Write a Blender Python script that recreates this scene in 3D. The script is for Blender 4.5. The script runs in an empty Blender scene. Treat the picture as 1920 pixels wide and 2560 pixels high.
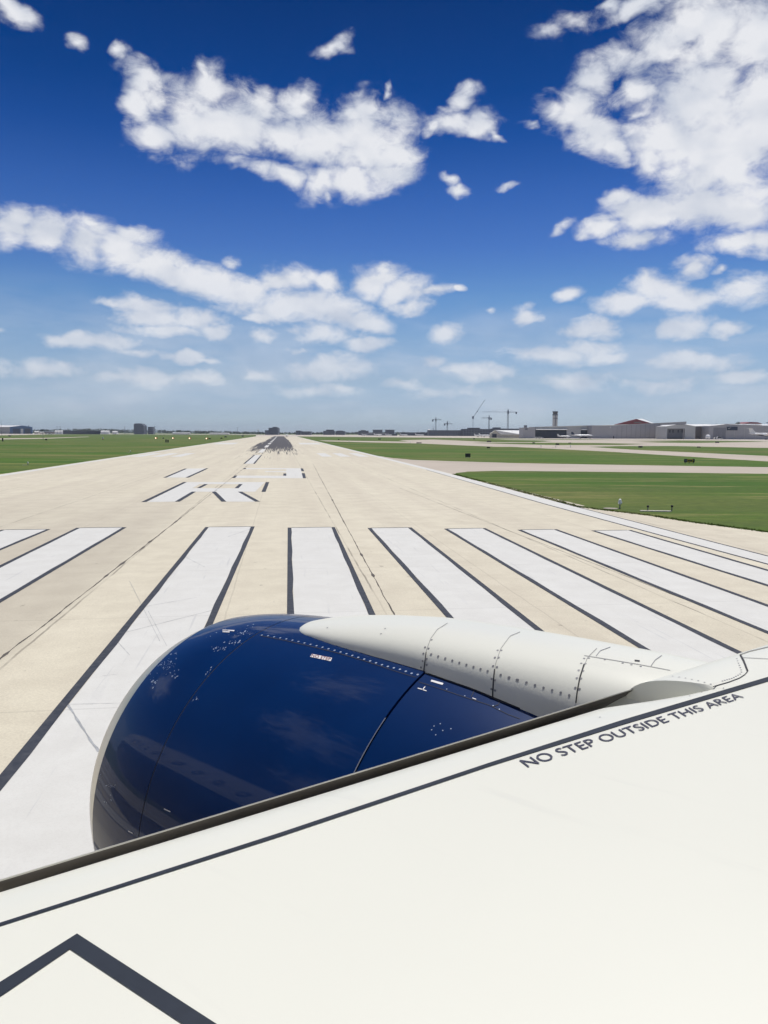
import bpy, bmesh, math, random
from mathutils import Vector, Matrix
from mathutils.bvhtree import BVHTree
random.seed(7)
R = math.radians
sc = bpy.context.scene
COL = sc.collection

# ------------------------------------------------------------------ camera
F = 1920.0; PITCH = 0.102456; ROLL = 0.0034907; H = 4.339      # solved from the painted threshold bars
cp, sp, cr, sr = math.cos(PITCH), math.sin(PITCH), math.cos(ROLL), math.sin(ROLL)
cam_d = bpy.data.cameras.new('camera'); cam = bpy.data.objects.new('camera', cam_d); COL.objects.link(cam)
ex = Vector((cr, sr*sp, sr*cp)); ey = Vector((-sr, cr*sp, cr*cp)); ez = Vector((0, -cp, sp))
cam.matrix_world = Matrix(((ex.x, ey.x, ez.x, 0), (ex.y, ey.y, ez.y, 0), (ex.z, ey.z, ez.z, H), (0, 0, 0, 1)))
cam_d.sensor_fit = 'VERTICAL'; cam_d.sensor_height = 36; cam_d.lens = 36*F/2560
cam_d.clip_start = 0.05; cam_d.clip_end = 60000
sc.camera = cam

# ------------------------------------------------------------------ sun, exposure
SUN_EL, SUN_AZ = R(72), R(32)          # azimuth clockwise from +Y
sv = Vector((math.sin(SUN_AZ)*math.cos(SUN_EL), math.cos(SUN_AZ)*math.cos(SUN_EL), math.sin(SUN_EL)))
sl = bpy.data.lights.new('sun', 'SUN'); sl.energy = 3.3; sl.angle = R(0.53); sl.color = (1, .965, .91)
so = bpy.data.objects.new('sun', sl); COL.objects.link(so)
so.rotation_euler = (-sv).to_track_quat('-Z', 'Y').to_euler(); so.location = (0, 0, 400)
vs = sc.view_settings; vs.view_transform = 'Standard'; vs.look = 'None'; vs.exposure = 0.36; vs.gamma = 1
sc.cycles.max_bounces = 6; sc.cycles.volume_bounces = 0; sc.cycles.caustics_reflective = False; sc.cycles.caustics_refractive = False

# ------------------------------------------------------------------ measuring helpers (pixel of the 1920x2560 photo -> ray)
def ray(x, y):
    u = (x-960)/F; v = (1280-y)/F
    u, v = u*cr-v*sr, u*sr+v*cr
    return Vector((u, cp+v*sp, -sp+v*cp))
def gp(x, y, z=0.0):                    # point on the ground
    d = ray(x, y); t = (z-H)/d.z
    return Vector((d.x*t, d.y*t, z))
def at(x, y, D):                        # point at forward distance D
    d = ray(x, y); t = D/d.y
    return Vector((d.x*t, D, H+d.z*t))

# ------------------------------------------------------------------ world: Nishita sky + cumulus
W = bpy.data.worlds.new('World'); sc.world = W; W.use_nodes = True
W.cycles.sampling_method = 'MANUAL'; W.cycles.sample_map_resolution = 512
def build_world():
    nt = W.node_tree; N = nt.nodes; L = nt.links; N.clear()
    def nd(t, **k):
        n = N.new(t)
        for a, b in k.items(): setattr(n, a, b)
        return n
    def math_(op, a, b=None, c=None, clamp=False):
        n = nd('ShaderNodeMath', operation=op, use_clamp=clamp)
        for i, q in enumerate((a, b, c)):
            if q is None: continue
            if isinstance(q, (int, float)): n.inputs[i].default_value = q
            else: L.new(q, n.inputs[i])
        return n.outputs[0]
    out = nd('ShaderNodeOutputWorld')
    tc = nd('ShaderNodeTexCoord')
    sep = nd('ShaderNodeSeparateXYZ'); L.new(tc.outputs['Generated'], sep.inputs[0])
    X, Y, Z = sep.outputs
    az = math_('ARCTAN2', X, Y); el = math_('ARCSINE', Z)
    sky = nd('ShaderNodeTexSky', sky_type='NISHITA', sun_disc=False)
    sky.sun_elevation = SUN_EL; sky.sun_rotation = SUN_AZ; sky.altitude = 250
    sky.air_density = 1.0; sky.dust_density = 0.6; sky.ozone_density = 4.0
    # the deep polarised blue overhead, pale towards the horizon
    rp = nd('ShaderNodeValToRGB'); L.new(math_('MULTIPLY', el, 1/0.9, clamp=True), rp.inputs[0])
    cr_ = rp.color_ramp; cr_.elements[0].position = 0; cr_.elements[1].position = 1
    RAMP = [(.0097,(.62,.80,1.12)),(.033,(.58,.68,.96)),(.0756,(.58,.635,.79)),(.132,(.52,.62,.76)),(.186,(.36,.54,.74)),(.252,(.225,.39,.70)),(.314,(.135,.305,.63)),(.388,(.035,.20,.50)),(.442,(.006,.152,.41)),(.539,(.0,.105,.305)),(1,(.02,.13,.34))]
    for i, (p, c) in enumerate(RAMP):
        e = cr_.elements[0] if i == 0 else (cr_.elements[len(cr_.elements)-1] if i == len(RAMP)-1 else cr_.elements.new(p))
        e.position = p; e.color = (*c, 1)
    mul = nd('ShaderNodeMix', data_type='RGBA', blend_type='MULTIPLY'); mul.inputs[0].default_value = 1
    L.new(sky.outputs[0], mul.inputs[6]); L.new(rp.outputs[0], mul.inputs[7])
    bg = nd('ShaderNodeBackground'); bg.inputs[1].default_value = 0.096; L.new(mul.outputs[2], bg.inputs[0])
    # ---- clouds in direction space
    n1 = nd('ShaderNodeTexNoise', noise_dimensions='3D'); n1.inputs['Scale'].default_value = 16.0; n1.inputs['Detail'].default_value = 3; n1.inputs['Roughness'].default_value = .55
    vs_ = nd('ShaderNodeVectorMath', operation='MULTIPLY'); L.new(tc.outputs['Generated'], vs_.inputs[0]); vs_.inputs[1].default_value = (1, 1, 1.5)
    L.new(vs_.outputs[0], n1.inputs['Vector'])
    cx = nd('ShaderNodeCombineXYZ'); L.new(az, cx.inputs[0]); L.new(el, cx.inputs[1])
    w1 = nd('ShaderNodeVectorMath', operation='SUBTRACT'); L.new(n1.outputs['Color'], w1.inputs[0]); w1.inputs[1].default_value = (.5, .5, .5)
    wel = math_('MULTIPLY_ADD', el, .10, .012)
    w2 = nd('ShaderNodeVectorMath', operation='SCALE'); L.new(w1.outputs[0], w2.inputs[0]); L.new(wel, w2.inputs['Scale'])
    w3 = nd('ShaderNodeVectorMath', operation='ADD'); L.new(cx.outputs[0], w3.inputs[0]); L.new(w2.outputs[0], w3.inputs[1])
    w4 = nd('ShaderNodeVectorMath', operation='MULTIPLY'); L.new(w3.outputs[0], w4.inputs[0]); w4.inputs[1].default_value = (1, 1, 0)
    P = w4.outputs[0]
    k = 1920/1659
    B = CLOUDS
    acc = None
    items = []
    for (bx, by, rx, ry, rot, wgt) in B:
        d = ray(bx*k, by*k).normalized()
        a = math.atan2(d.x, d.y); e = math.asin(d.z)
        d2 = ray((bx+1)*k, by*k).normalized(); d3 = ray(bx*k, (by-1)*k).normalized()
        items.append((a, e, rx*abs(math.atan2(d2.x, d2.y)-a)*1.5, ry*abs(math.asin(d3.z)-e)*1.5, rot, wgt))
    for (a, e, rx, ry, rot, wgt) in AROUND: items.append((R(a), R(e), R(rx)*1.4, R(ry)*1.4, rot, wgt))
    for (a, e, rx, ry, rot, wgt) in items:
        m = nd('ShaderNodeMapping', vector_type='TEXTURE')
        m.inputs['Location'].default_value = (a, e, 0); m.inputs['Rotation'].default_value = (0, 0, R(rot)); m.inputs['Scale'].default_value = (rx, ry, 1)
        if acc is None: L.new(P, m.inputs['Vector'])
        else:                                   # chained, so that the blobs are evaluated one after the other
            q = nd('ShaderNodeVectorMath', operation='MULTIPLY_ADD'); L.new(acc, q.inputs[0]); q.inputs[1].default_value = (1e-7, 0, 0); L.new(P, q.inputs[2]); L.new(q.outputs[0], m.inputs['Vector'])
        g = nd('ShaderNodeTexGradient', gradient_type='SPHERICAL'); L.new(m.outputs[0], g.inputs[0])
        v = g.outputs[1] if len(g.outputs) > 1 else g.outputs[0]
        v = math_('MULTIPLY', v, wgt)
        if acc is None: acc = v
        else:
            acc = math_('MAXIMUM', acc, v)
    # billow noise
    def fbm(vec, scale, det, rough, dist=0.0):
        n = nd('ShaderNodeTexNoise', noise_dimensions='3D'); n.inputs['Scale'].default_value = scale; n.inputs['Detail'].default_value = det
        n.inputs['Roughness'].default_value = rough; n.inputs['Distortion'].default_value = dist
        L.new(vec, n.inputs['Vector']); return n.outputs['Fac']
    v2 = nd('ShaderNodeVectorMath', operation='MULTIPLY'); L.new(tc.outputs['Generated'], v2.inputs[0]); v2.inputs[1].default_value = (1, 1, 1.6)
    na = fbm(v2.outputs[0], 17, 8, .6, .3)
    off = nd('ShaderNodeVectorMath', operation='ADD'); L.new(v2.outputs[0], off.inputs[0]); off.inputs[1].default_value = (.012, .0, .034)
    nl = fbm(v2.outputs[0], 15, 2.5, .5, .3); nb = fbm(off.outputs[0], 15, 2.5, .5, .3)
    nc = fbm(v2.outputs[0], 34, 9, .66, .5)
    dens = math_('ADD', acc, math_('MULTIPLY', math_('SUBTRACT', na, .5), .95))
    dens = math_('ADD', dens, math_('MULTIPLY', math_('SUBTRACT', nc, .5), .85))
    mr = nd('ShaderNodeMapRange', interpolation_type='SMOOTHSTEP'); L.new(dens, mr.inputs[0])
    mr.inputs[1].default_value = .12; mr.inputs[2].default_value = .80; mr.inputs[3].default_value = 0; mr.inputs[4].default_value = 1
    gate = nd('ShaderNodeMapRange', interpolation_type='SMOOTHSTEP'); L.new(acc, gate.inputs[0]); gate.inputs[1].default_value = .0; gate.inputs[2].default_value = .30
    alpha = math_('MULTIPLY', mr.outputs[0], gate.outputs[0])
    # soft unbroken bank of cloud low over the horizon
    v3 = nd('ShaderNodeVectorMath', operation='MULTIPLY'); L.new(tc.outputs['Generated'], v3.inputs[0]); v3.inputs[1].default_value = (1, 1, 4.5)
    vn = fbm(v3.outputs[0], 5.5, 6, .55, .2)
    def rng(v, a, b, lo, hi):
        n = nd('ShaderNodeMapRange', interpolation_type='SMOOTHSTEP'); L.new(v, n.inputs[0])
        for i, q in enumerate((a, b, lo, hi)): n.inputs[i+1].default_value = q
        return n.outputs[0]
    band = math_('MULTIPLY', rng(el, .085, .20, 1, 0), rng(el, .0, .04, .45, 1))
    veil = math_('MULTIPLY', math_('MULTIPLY', rng(vn, .36, .64, .12, .75), band), .46)
    # far clouds sink into the haze
    hz = nd('ShaderNodeMapRange'); L.new(el, hz.inputs[0]); hz.inputs[1].default_value = .01; hz.inputs[2].default_value = .20; hz.inputs[3].default_value = .55; hz.inputs[4].default_value = .985
    alpha = math_('MAXIMUM', math_('MULTIPLY', alpha, hz.outputs[0]), veil)
    # self shading: less cloud towards the light = brighter
    lit = math_('MULTIPLY_ADD', math_('SUBTRACT', nl, nb), 1.8, .80)
    thick = nd('ShaderNodeMapRange'); L.new(dens, thick.inputs[0]); thick.inputs[1].default_value = .25; thick.inputs[2].default_value = .9; thick.inputs[3].default_value = -.30; thick.inputs[4].default_value = .10
    lit = math_('ADD', lit, thick.outputs[0], clamp=True)
    cm = nd('ShaderNodeMix', data_type='RGBA'); L.new(lit, cm.inputs[0]); cm.inputs[6].default_value = (.385, .43, .52, 1); cm.inputs[7].default_value = (.635, .645, .675, 1)
    bc = nd('ShaderNodeBackground'); bc.inputs[1].default_value = 1.0; L.new(cm.outputs[2], bc.inputs[0])
    mx = nd('ShaderNodeMixShader'); L.new(alpha, mx.inputs[0]); L.new(bg.outputs[0], mx.inputs[1]); L.new(bc.outputs[0], mx.inputs[2])
    L.new(mx.outputs[0], out.inputs[0])
# clouds elsewhere in the sky, seen only in reflections: azimuth, elevation, half width, half height in degrees
AROUND = [(-120,34,16,7,10,1),(-100,30,12,6,0,1),(-150,48,18,8,-10,1),(-75,42,12,6,5,.9),(170,30,20,8,0,1),(140,45,14,8,8,1),(-165,22,16,5,0,.95),(-95,16,14,4,0,.9),(100,35,16,8,-8,1),(75,55,16,8,0,.95),(-55,22,8,4,0,.9),(-40,48,12,5,0,.8),(60,20,16,6,0,1)]
# centre x, centre y, half width, half height (pixels of a 1659 wide view), tilt, strength
CLOUDS = [
 (270,122,20,34,-28,.85),(310,175,44,56,-20,.95),(300,235,40,60,0,.95),(345,215,40,48,0,.9),(330,290,62,50,0,1),(400,260,80,82,0,1),(452,190,45,55,0,1),(450,158,22,26,0,.9),(470,255,95,85,0,1),(535,275,80,70,0,1),(560,235,42,42,0,.95),
 (640,222,46,40,0,1),(610,288,95,56,0,1),(690,300,95,70,0,1),(655,203,25,22,0,.9),(750,235,36,35,0,.95),(787,225,38,34,0,1),(790,300,105,85,0,1),(852,330,60,76,0,1),(840,380,66,40,0,1),(760,390,75,42,0,1),(690,400,52,44,0,.95),(625,382,60,25,-8,.85),(560,365,40,20,-10,.75),(698,430,22,20,0,.85),(838,200,9,24,0,.6),(500,350,70,16,0,.6),
 (1000,225,36,36,0,1),(985,262,70,28,0,1),(1046,270,40,28,-20,.95),(1072,296,18,13,-25,.85),(930,272,25,15,10,.85),(985,384,24,20,0,.95),(1000,408,32,18,0,.95),(722,100,42,24,15,.85),(168,100,32,26,0,.75),(20,8,62,34,-20,.85),(1090,402,28,9,0,.6),
 (1240,240,75,55,0,.95),(1208,236,45,40,0,.9),(1290,292,62,50,-30,.95),(1325,322,50,30,-20,.9),(1290,150,60,42,0,.85),(1350,125,72,46,0,.9),(1420,90,90,56,0,.9),(1370,16,105,30,0,.85),(1300,4,40,15,0,.8),(1490,60,100,60,0,.95),(1560,60,120,85,0,1.05),(1640,80,95,105,0,1.05),(1400,195,55,40,0,.75),(1500,220,130,115,0,1.1),(1450,300,105,80,0,1.05),(1560,330,165,130,0,1.1),(1650,250,125,160,0,1.1),(1405,335,60,46,0,.95),(1450,370,60,36,0,.9),
 (1368,195,48,40,0,.8),(1385,245,40,30,0,.7),(1340,435,42,22,0,.9),(1420,462,115,38,0,1),(1300,490,56,22,0,.95),(1385,515,80,22,0,.95),(1510,450,120,50,0,1),(1610,450,110,60,0,1.05),(1590,522,78,26,0,.95),(1645,520,50,28,0,.95),(1190,70,36,30,0,.6),(1245,40,55,32,0,.62),(1215,490,32,12,30,.6),(1140,275,25,12,0,.6),
 (12,488,62,40,0,1),(42,470,50,28,0,.95),(110,502,72,44,0,1),(190,520,92,56,0,1),(200,490,40,26,0,.95),(262,542,92,50,0,1),(292,512,50,28,0,.95),(345,582,98,48,-10,1),(432,612,92,44,-8,1),(522,636,84,40,0,1),(500,570,18,16,0,.65),(600,612,50,40,0,1),(640,602,70,38,0,1),(700,612,46,32,0,1),(640,662,115,45,0,1),(722,672,102,42,0,1),(785,692,82,32,0,1),(830,596,50,34,0,1),(800,612,45,34,0,1),(872,626,70,40,0,1),(882,662,55,26,0,.95),(942,626,46,16,8,.9),(990,622,16,9,0,.85),(700,722,95,24,0,.95),(790,745,66,17,0,.95),(560,690,32,14,0,.85),(575,732,45,18,-8,.85),(640,757,46,10,0,.75),
 (300,660,82,22,0,.95),(248,656,45,15,0,.8),(332,690,92,30,0,1),(422,690,70,34,0,1),(460,715,45,20,0,.95),(362,718,120,17,0,.95),(140,735,66,17,0,.9),(222,746,102,22,0,.95),(292,760,60,15,0,.9),(395,768,70,19,0,.95),(442,778,40,9,0,.8),(0,715,30,12,0,.7),
 (966,722,48,24,0,.95),(1137,677,34,24,0,.95),(1228,634,34,18,0,.9),(1068,670,16,10,0,.75),
 (1420,620,70,42,0,1),(1350,655,75,26,0,.95),(1470,650,100,30,0,.95),(1610,630,80,38,0,1),(1500,572,46,27,0,.95),(1556,584,17,11,0,.8),(1280,712,70,28,0,.95),(1480,705,75,34,0,1),(1570,708,60,20,0,.95),(1210,765,130,34,0,.95),(1310,775,70,20,0,.8),(1490,780,130,28,0,.95),
 (725,792,115,34,0,.95),(560,810,60,18,0,.7),(1030,805,95,26,0,.95),(930,785,40,17,0,.85),(870,832,45,15,0,.8),(1240,825,110,28,0,.9),(1420,830,110,24,0,.8),(1610,818,80,20,0,.9),(90,800,170,28,0,.85),(290,815,120,26,0,.8),(440,820,70,22,0,.8),(690,845,130,22,0,.7),(1000,850,120,20,0,.7),
]
build_world()

# ------------------------------------------------------------------ mesh + object helpers
class MB:
    def __init__(s): s.v = []; s.f = []
    def add(s, vs, fs):
        o = len(s.v); s.v += [tuple(p) for p in vs]; s.f += [tuple(i+o for i in f) for f in fs]
    def box(s, x0, x1, y0, y1, z0, z1):
        s.add([(x0,y0,z0),(x1,y0,z0),(x1,y1,z0),(x0,y1,z0),(x0,y0,z1),(x1,y0,z1),(x1,y1,z1),(x0,y1,z1)],
              [(3,2,1,0),(4,5,6,7),(0,1,5,4),(1,2,6,5),(2,3,7,6),(3,0,4,7)])
    def quad(s, a, b, c, d): s.add([a,b,c,d], [(0,1,2,3)])
    def poly(s, pts): s.add(pts, [tuple(range(len(pts)))])
    def prism(s, pts, axis, a, b):       # polygon in the other two axes, extruded from a to b
        def mk(p, t):
            if axis == 'y': return (p[0], t, p[1])
            if axis == 'x': return (t, p[0], p[1])
            return (p[0], p[1], t)
        n = len(pts)
        s.add([mk(p, a) for p in pts]+[mk(p, b) for p in pts], [tuple(range(n))[::-1], tuple(range(n, 2*n))]+[(i,(i+1)%n,n+(i+1)%n,n+i) for i in range(n)])
    def tube(s, p0, p1, r0, r1=None, n=8, cap=True):
        r1 = r0 if r1 is None else r1
        p0, p1 = Vector(p0), Vector(p1); d = (p1-p0).normalized()
        a = d.orthogonal().normalized(); b = d.cross(a)
        vs = []
        for p, r in ((p0, r0), (p1, r1)):
            for i in range(n):
                t = 2*math.pi*i/n; vs.append(p+a*(r*math.cos(t))+b*(r*math.sin(t)))
        fs = [(i,(i+1)%n,n+(i+1)%n,n+i) for i in range(n)]
        if cap: fs += [tuple(range(n))[::-1], tuple(range(n, 2*n))]
        s.add(vs, fs)
    def loft(s, rings, closed=True, cap=False):
        n = len(rings[0]); o = len(s.v)
        for r in rings: s.v += [tuple(p) for p in r]
        m = n if closed else n-1
        for k in range(len(rings)-1):
            for i in range(m):
                j = (i+1) % n
                s.f.append((o+k*n+i, o+k*n+j, o+(k+1)*n+j, o+(k+1)*n+i))
        if cap:
            s.f.append(tuple(o+i for i in range(n))[::-1]); s.f.append(tuple(o+(len(rings)-1)*n+i for i in range(n)))
    def mesh(s, name, smooth=False, fix=True):
        me = bpy.data.meshes.new(name); me.from_pydata(s.v, [], s.f)
        if fix:
            bm = bmesh.new(); bm.from_mesh(me); bmesh.ops.recalc_face_normals(bm, faces=bm.faces); bm.to_mesh(me); bm.free()
        if smooth:
            me.shade_smooth() if hasattr(me, 'shade_smooth') else [setattr(p, 'use_smooth', True) for p in me.polygons]
        me.update(); return me
    def build(s, name, mat, parent=None, smooth=False, fix=True, **tags):
        me = s.mesh(name, smooth, fix); me.materials.append(mat)
        o = bpy.data.objects.new(name, me); COL.objects.link(o)
        if parent is not None: o.parent = parent
        for k, v in tags.items(): o[k] = v
        return o
def auto_smooth(o, ang=35):
    bm = bmesh.new(); bm.from_mesh(o.data)
    for e in bm.edges:
        if len(e.link_faces) == 2 and e.calc_face_angle(0) > R(ang): e.smooth = False
    for f in bm.faces: f.smooth = True
    bm.to_mesh(o.data); bm.free()
def thing(name, label, cat, loc=(0,0,0), rz=0.0, group=None):
    o = bpy.data.objects.new(name, None); COL.objects.link(o); o.empty_display_size = .5
    o.location = loc; o.rotation_euler = (0, 0, rz); o['label'] = label; o['category'] = cat
    if group: o['group'] = group
    return o
def copy_tree(o, parent=None):
    c = o.copy(); COL.objects.link(c)
    if parent is not None: c.parent = parent
    for ch in list(o.children): copy_tree(ch, c)
    return c

# ------------------------------------------------------------------ materials
def pm(name, col, rough=.6, metal=0.0, var=0.0, scale=3.0, coat=0.0, bump=0.0, spec=.5, emit=None):
    m = bpy.data.materials.new(name); m.use_nodes = True; nt = m.node_tree; b = nt.nodes['Principled BSDF']
    b.inputs['Base Color'].default_value = (*col, 1); b.inputs['Roughness'].default_value = rough; b.inputs['Metallic'].default_value = metal
    b.inputs['Specular IOR Level'].default_value = spec
    if coat: b.inputs['Coat Weight'].default_value = coat; b.inputs['Coat Roughness'].default_value = .03
    if emit: b.inputs['Emission Color'].default_value = (*emit[0], 1); b.inputs['Emission Strength'].default_value = emit[1]
    if var or bump:
        tc = nt.nodes.new('ShaderNodeTexCoord'); n = nt.nodes.new('ShaderNodeTexNoise'); n.inputs['Scale'].default_value = scale; n.inputs['Detail'].default_value = 6; n.inputs['Roughness'].default_value = .6
        nt.links.new(tc.outputs['Object'], n.inputs['Vector'])
        if var:
            mp = nt.nodes.new('ShaderNodeMapRange'); nt.links.new(n.outputs['Fac'], mp.inputs[0]); mp.inputs[1].default_value = .3; mp.inputs[2].default_value = .7; mp.inputs[3].default_value = 1-var; mp.inputs[4].default_value = 1+var
            mx = nt.nodes.new('ShaderNodeVectorMath'); mx.operation = 'SCALE'; mx.inputs[0].default_value = col; nt.links.new(mp.outputs[0], mx.inputs['Scale']); nt.links.new(mx.outputs[0], b.inputs['Base Color'])
        if bump:
            bp = nt.nodes.new('ShaderNodeBump'); bp.inputs['Strength'].default_value = bump; bp.inputs['Distance'].default_value = .01; nt.links.new(n.outputs['Fac'], bp.inputs['Height']); nt.links.new(bp.outputs[0], b.inputs['Normal'])
    return m
class NB:                                # small node builder for the ground materials
    def __init__(s, name, rough=.85):
        s.m = bpy.data.materials.new(name); s.m.use_nodes = True; s.nt = s.m.node_tree; s.b = s.nt.nodes['Principled BSDF']; s.b.inputs['Roughness'].default_value = rough
        s.b.inputs['Specular IOR Level'].default_value = .25
        s.tc = s.nt.nodes.new('ShaderNodeTexCoord'); s.o = s.tc.outputs['Object']
    def L(s, a, b): s.nt.links.new(a, b)
    def put(s, sock, q):
        if isinstance(q, (int, float)): sock.default_value = q
        elif isinstance(q, tuple): sock.default_value = q if len(q) == 4 or sock.type == 'VECTOR' else (*q, 1)
        else: s.L(q, sock)
    def math(s, op, a, b=0.0, clamp=False):
        n = s.nt.nodes.new('ShaderNodeMath'); n.operation = op; n.use_clamp = clamp; s.put(n.inputs[0], a); s.put(n.inputs[1], b); return n.outputs[0]
    def noise(s, scale, sx=1, sy=1, det=5, rough=.55, off=0.0):
        mp = s.nt.nodes.new('ShaderNodeMapping'); mp.inputs['Scale'].default_value = (sx, sy, 1); mp.inputs['Location'].default_value = (off, off*1.7, 0); s.L(s.o, mp.inputs[0])
        n = s.nt.nodes.new('ShaderNodeTexNoise'); n.inputs['Scale'].default_value = scale; n.inputs['Detail'].default_value = det; n.inputs['Roughness'].default_value = rough; s.L(mp.outputs[0], n.inputs['Vector']); return n.outputs['Fac']
    def ramp(s, v, a, b, lo=0.0, hi=1.0, smooth=True):
        n = s.nt.nodes.new('ShaderNodeMapRange'); n.interpolation_type = 'SMOOTHSTEP' if smooth else 'LINEAR'; s.put(n.inputs[0], v)
        for i, q in enumerate((a, b, lo, hi)): n.inputs[i+1].default_value = q
        return n.outputs[0]
    def mix(s, f, a, b, blend='MIX'):
        n = s.nt.nodes.new('ShaderNodeMix'); n.data_type = 'RGBA'; n.blend_type = blend; s.put(n.inputs[0], f); s.put(n.inputs[6], a); s.put(n.inputs[7], b); return n.outputs[2]
    def xyz(s):
        n = s.nt.nodes.new('ShaderNodeSeparateXYZ'); s.L(s.o, n.inputs[0]); return n.outputs
    def bump(s, h, st=.3, d=.01):
        n = s.nt.nodes.new('ShaderNodeBump'); n.inputs['Strength'].default_value = st; n.inputs['Distance'].default_value = d; s.L(h, n.inputs['Height']); s.L(n.outputs[0], s.b.inputs['Normal'])

CONC_A, CONC_B = (.70, .65, .515), (.655, .606, .475)
def mat_runway():
    s = NB('runway_concrete', .8)
    x, y, _ = s.xyz()
    big = s.noise(.06, det=4); med = s.noise(.9, det=6, rough=.6); fine = s.noise(28, det=4, rough=.7); lane = s.noise(.5, 1, .02, det=3)
    c = s.mix(s.ramp(big, .3, .7), CONC_A, CONC_B)
    c = s.mix(s.ramp(lane, .35, .7, 0, .35), c, (.50, .44, .36))
    c = s.mix(s.ramp(med, .25, .75, .24, 0), c, (.30, .25, .19), 'MIX')
    c = s.mix(s.ramp(fine, .3, .75, .28, 0), c, (.24, .21, .17))
    # darker, older slab west of the centre joint near the aeroplane
    old = s.math('MULTIPLY', s.ramp(x, -.3, .1, 1, 0), s.ramp(y, 20, 70, 1, 0)); c = s.mix(s.math('MULTIPLY', old, .30), c, (.30, .27, .22))
    # slab joints every 25 ft / 20 ft, slightly wavering
    wob = s.math('MULTIPLY', s.math('SUBTRACT', s.noise(.6, det=4), .5), .10)
    def joint(v, per, half):
        a = s.math('DIVIDE', s.math('ADD', v, wob), per); fr = s.math('ABSOLUTE', s.math('SUBTRACT', s.math('FRACT', s.math('ADD', a, .5)), .5))
        return s.ramp(s.math('MULTIPLY', fr, per), half*.5, half, 1, 0)
    jx = s.math('MULTIPLY', joint(x, 7.62, .035), s.ramp(s.noise(.25, det=5, off=9), .42, .6)); jy = joint(y, 6.1, .03); jh = joint(x, 3.81, .025)
    jm = s.math('MAXIMUM', s.math('MULTIPLY', jx, .6), s.math('MAXIMUM', s.math('MULTIPLY', jy, .16), s.math('MULTIPLY', jh, .18)))
    c = s.mix(jm, c, (.10, .085, .07))
    # small oil spots
    spot = s.ramp(s.noise(3.2, det=3, off=4), .69, .75); c = s.mix(s.math('MULTIPLY', spot, .45), c, (.13, .11, .09))
    # tyre rubber in the touchdown zone
    st1 = s.noise(1.4, 1, .012, det=4, rough=.65, off=2); st2 = s.noise(5, 1, .006, det=3, off=7)
    ctr = s.math('ABSOLUTE', s.math('SUBTRACT', x, 2.9)); wv = s.math('MULTIPLY', s.math('SUBTRACT', s.noise(.7, 1, .01, det=2, off=3), .5), 5)
    lat = s.ramp(s.math('ADD', ctr, wv), 3.6, 8.6, 1, 0)
    lon = s.ramp(s.math('ADD', y, s.math('MULTIPLY', s.math('SUBTRACT', st2, .5), 260)), 140, 235)
    thr = s.math('SUBTRACT', .725, s.math('MULTIPLY', s.math('MULTIPLY', lat, lon), .56))
    rub = s.ramp(s.math('SUBTRACT', s.math('ADD', s.math('MULTIPLY', st1, .6), s.math('MULTIPLY', st2, .4)), thr), 0, .12)
    rub = s.math('MULTIPLY', rub, s.math('MULTIPLY', s.ramp(s.math('MULTIPLY', lat, lon), .02, .3), .93))
    c = s.mix(rub, c, (.040, .040, .050))
    s.L(c, s.b.inputs['Base Color'])
    gro = s.math('SINE', s.math('MULTIPLY', y, 2*math.pi/.0762)); s.bump(s.math('ADD', s.math('MULTIPLY', gro, .25), fine), .25, .006)
    return s.m
def mat_taxi(name='taxiway_concrete', a=(.50, .44, .37), b=(.43, .375, .31)):
    s = NB(name, .85)
    c = s.mix(s.ramp(s.noise(.05, det=5), .3, .7), a, b); c = s.mix(s.ramp(s.noise(8, det=5, rough=.7), .3, .75, .25, 0), c, (.26, .22, .18))
    s.L(c, s.b.inputs['Base Color']); return s.m
def mat_grass():
    s = NB('mown_grass', .95)
    big = s.noise(.012, 1, 2.4, det=6, rough=.6); med = s.noise(.09, .5, 2.2, det=7, rough=.65, off=3); fine = s.noise(1.1, 1, 1.6, det=7, rough=.75); dry = s.noise(.045, .45, 3.0, det=9, rough=.78, off=20); mow = s.noise(.18, .08, 1.0, det=3, off=11)
    c = s.mix(s.ramp(med, .3, .7), (.044, .124, .004), (.090, .170, .010))
    c = s.mix(s.ramp(big, .42, .58, 0, .7), c, (.155, .165, .040))
    c = s.mix(s.ramp(mow, .35, .65, 0, .35), c, (.046, .088, .016))
    c = s.mix(s.ramp(fine, .35, .7, .5, 0), c, (.030, .056, .010))
    c = s.mix(s.ramp(dry, .50, .64, 0, .7), c, (.25, .215, .085))
    s.L(c, s.b.inputs['Base Color']); s.bump(fine, .8, .08)
    return s.m
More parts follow.
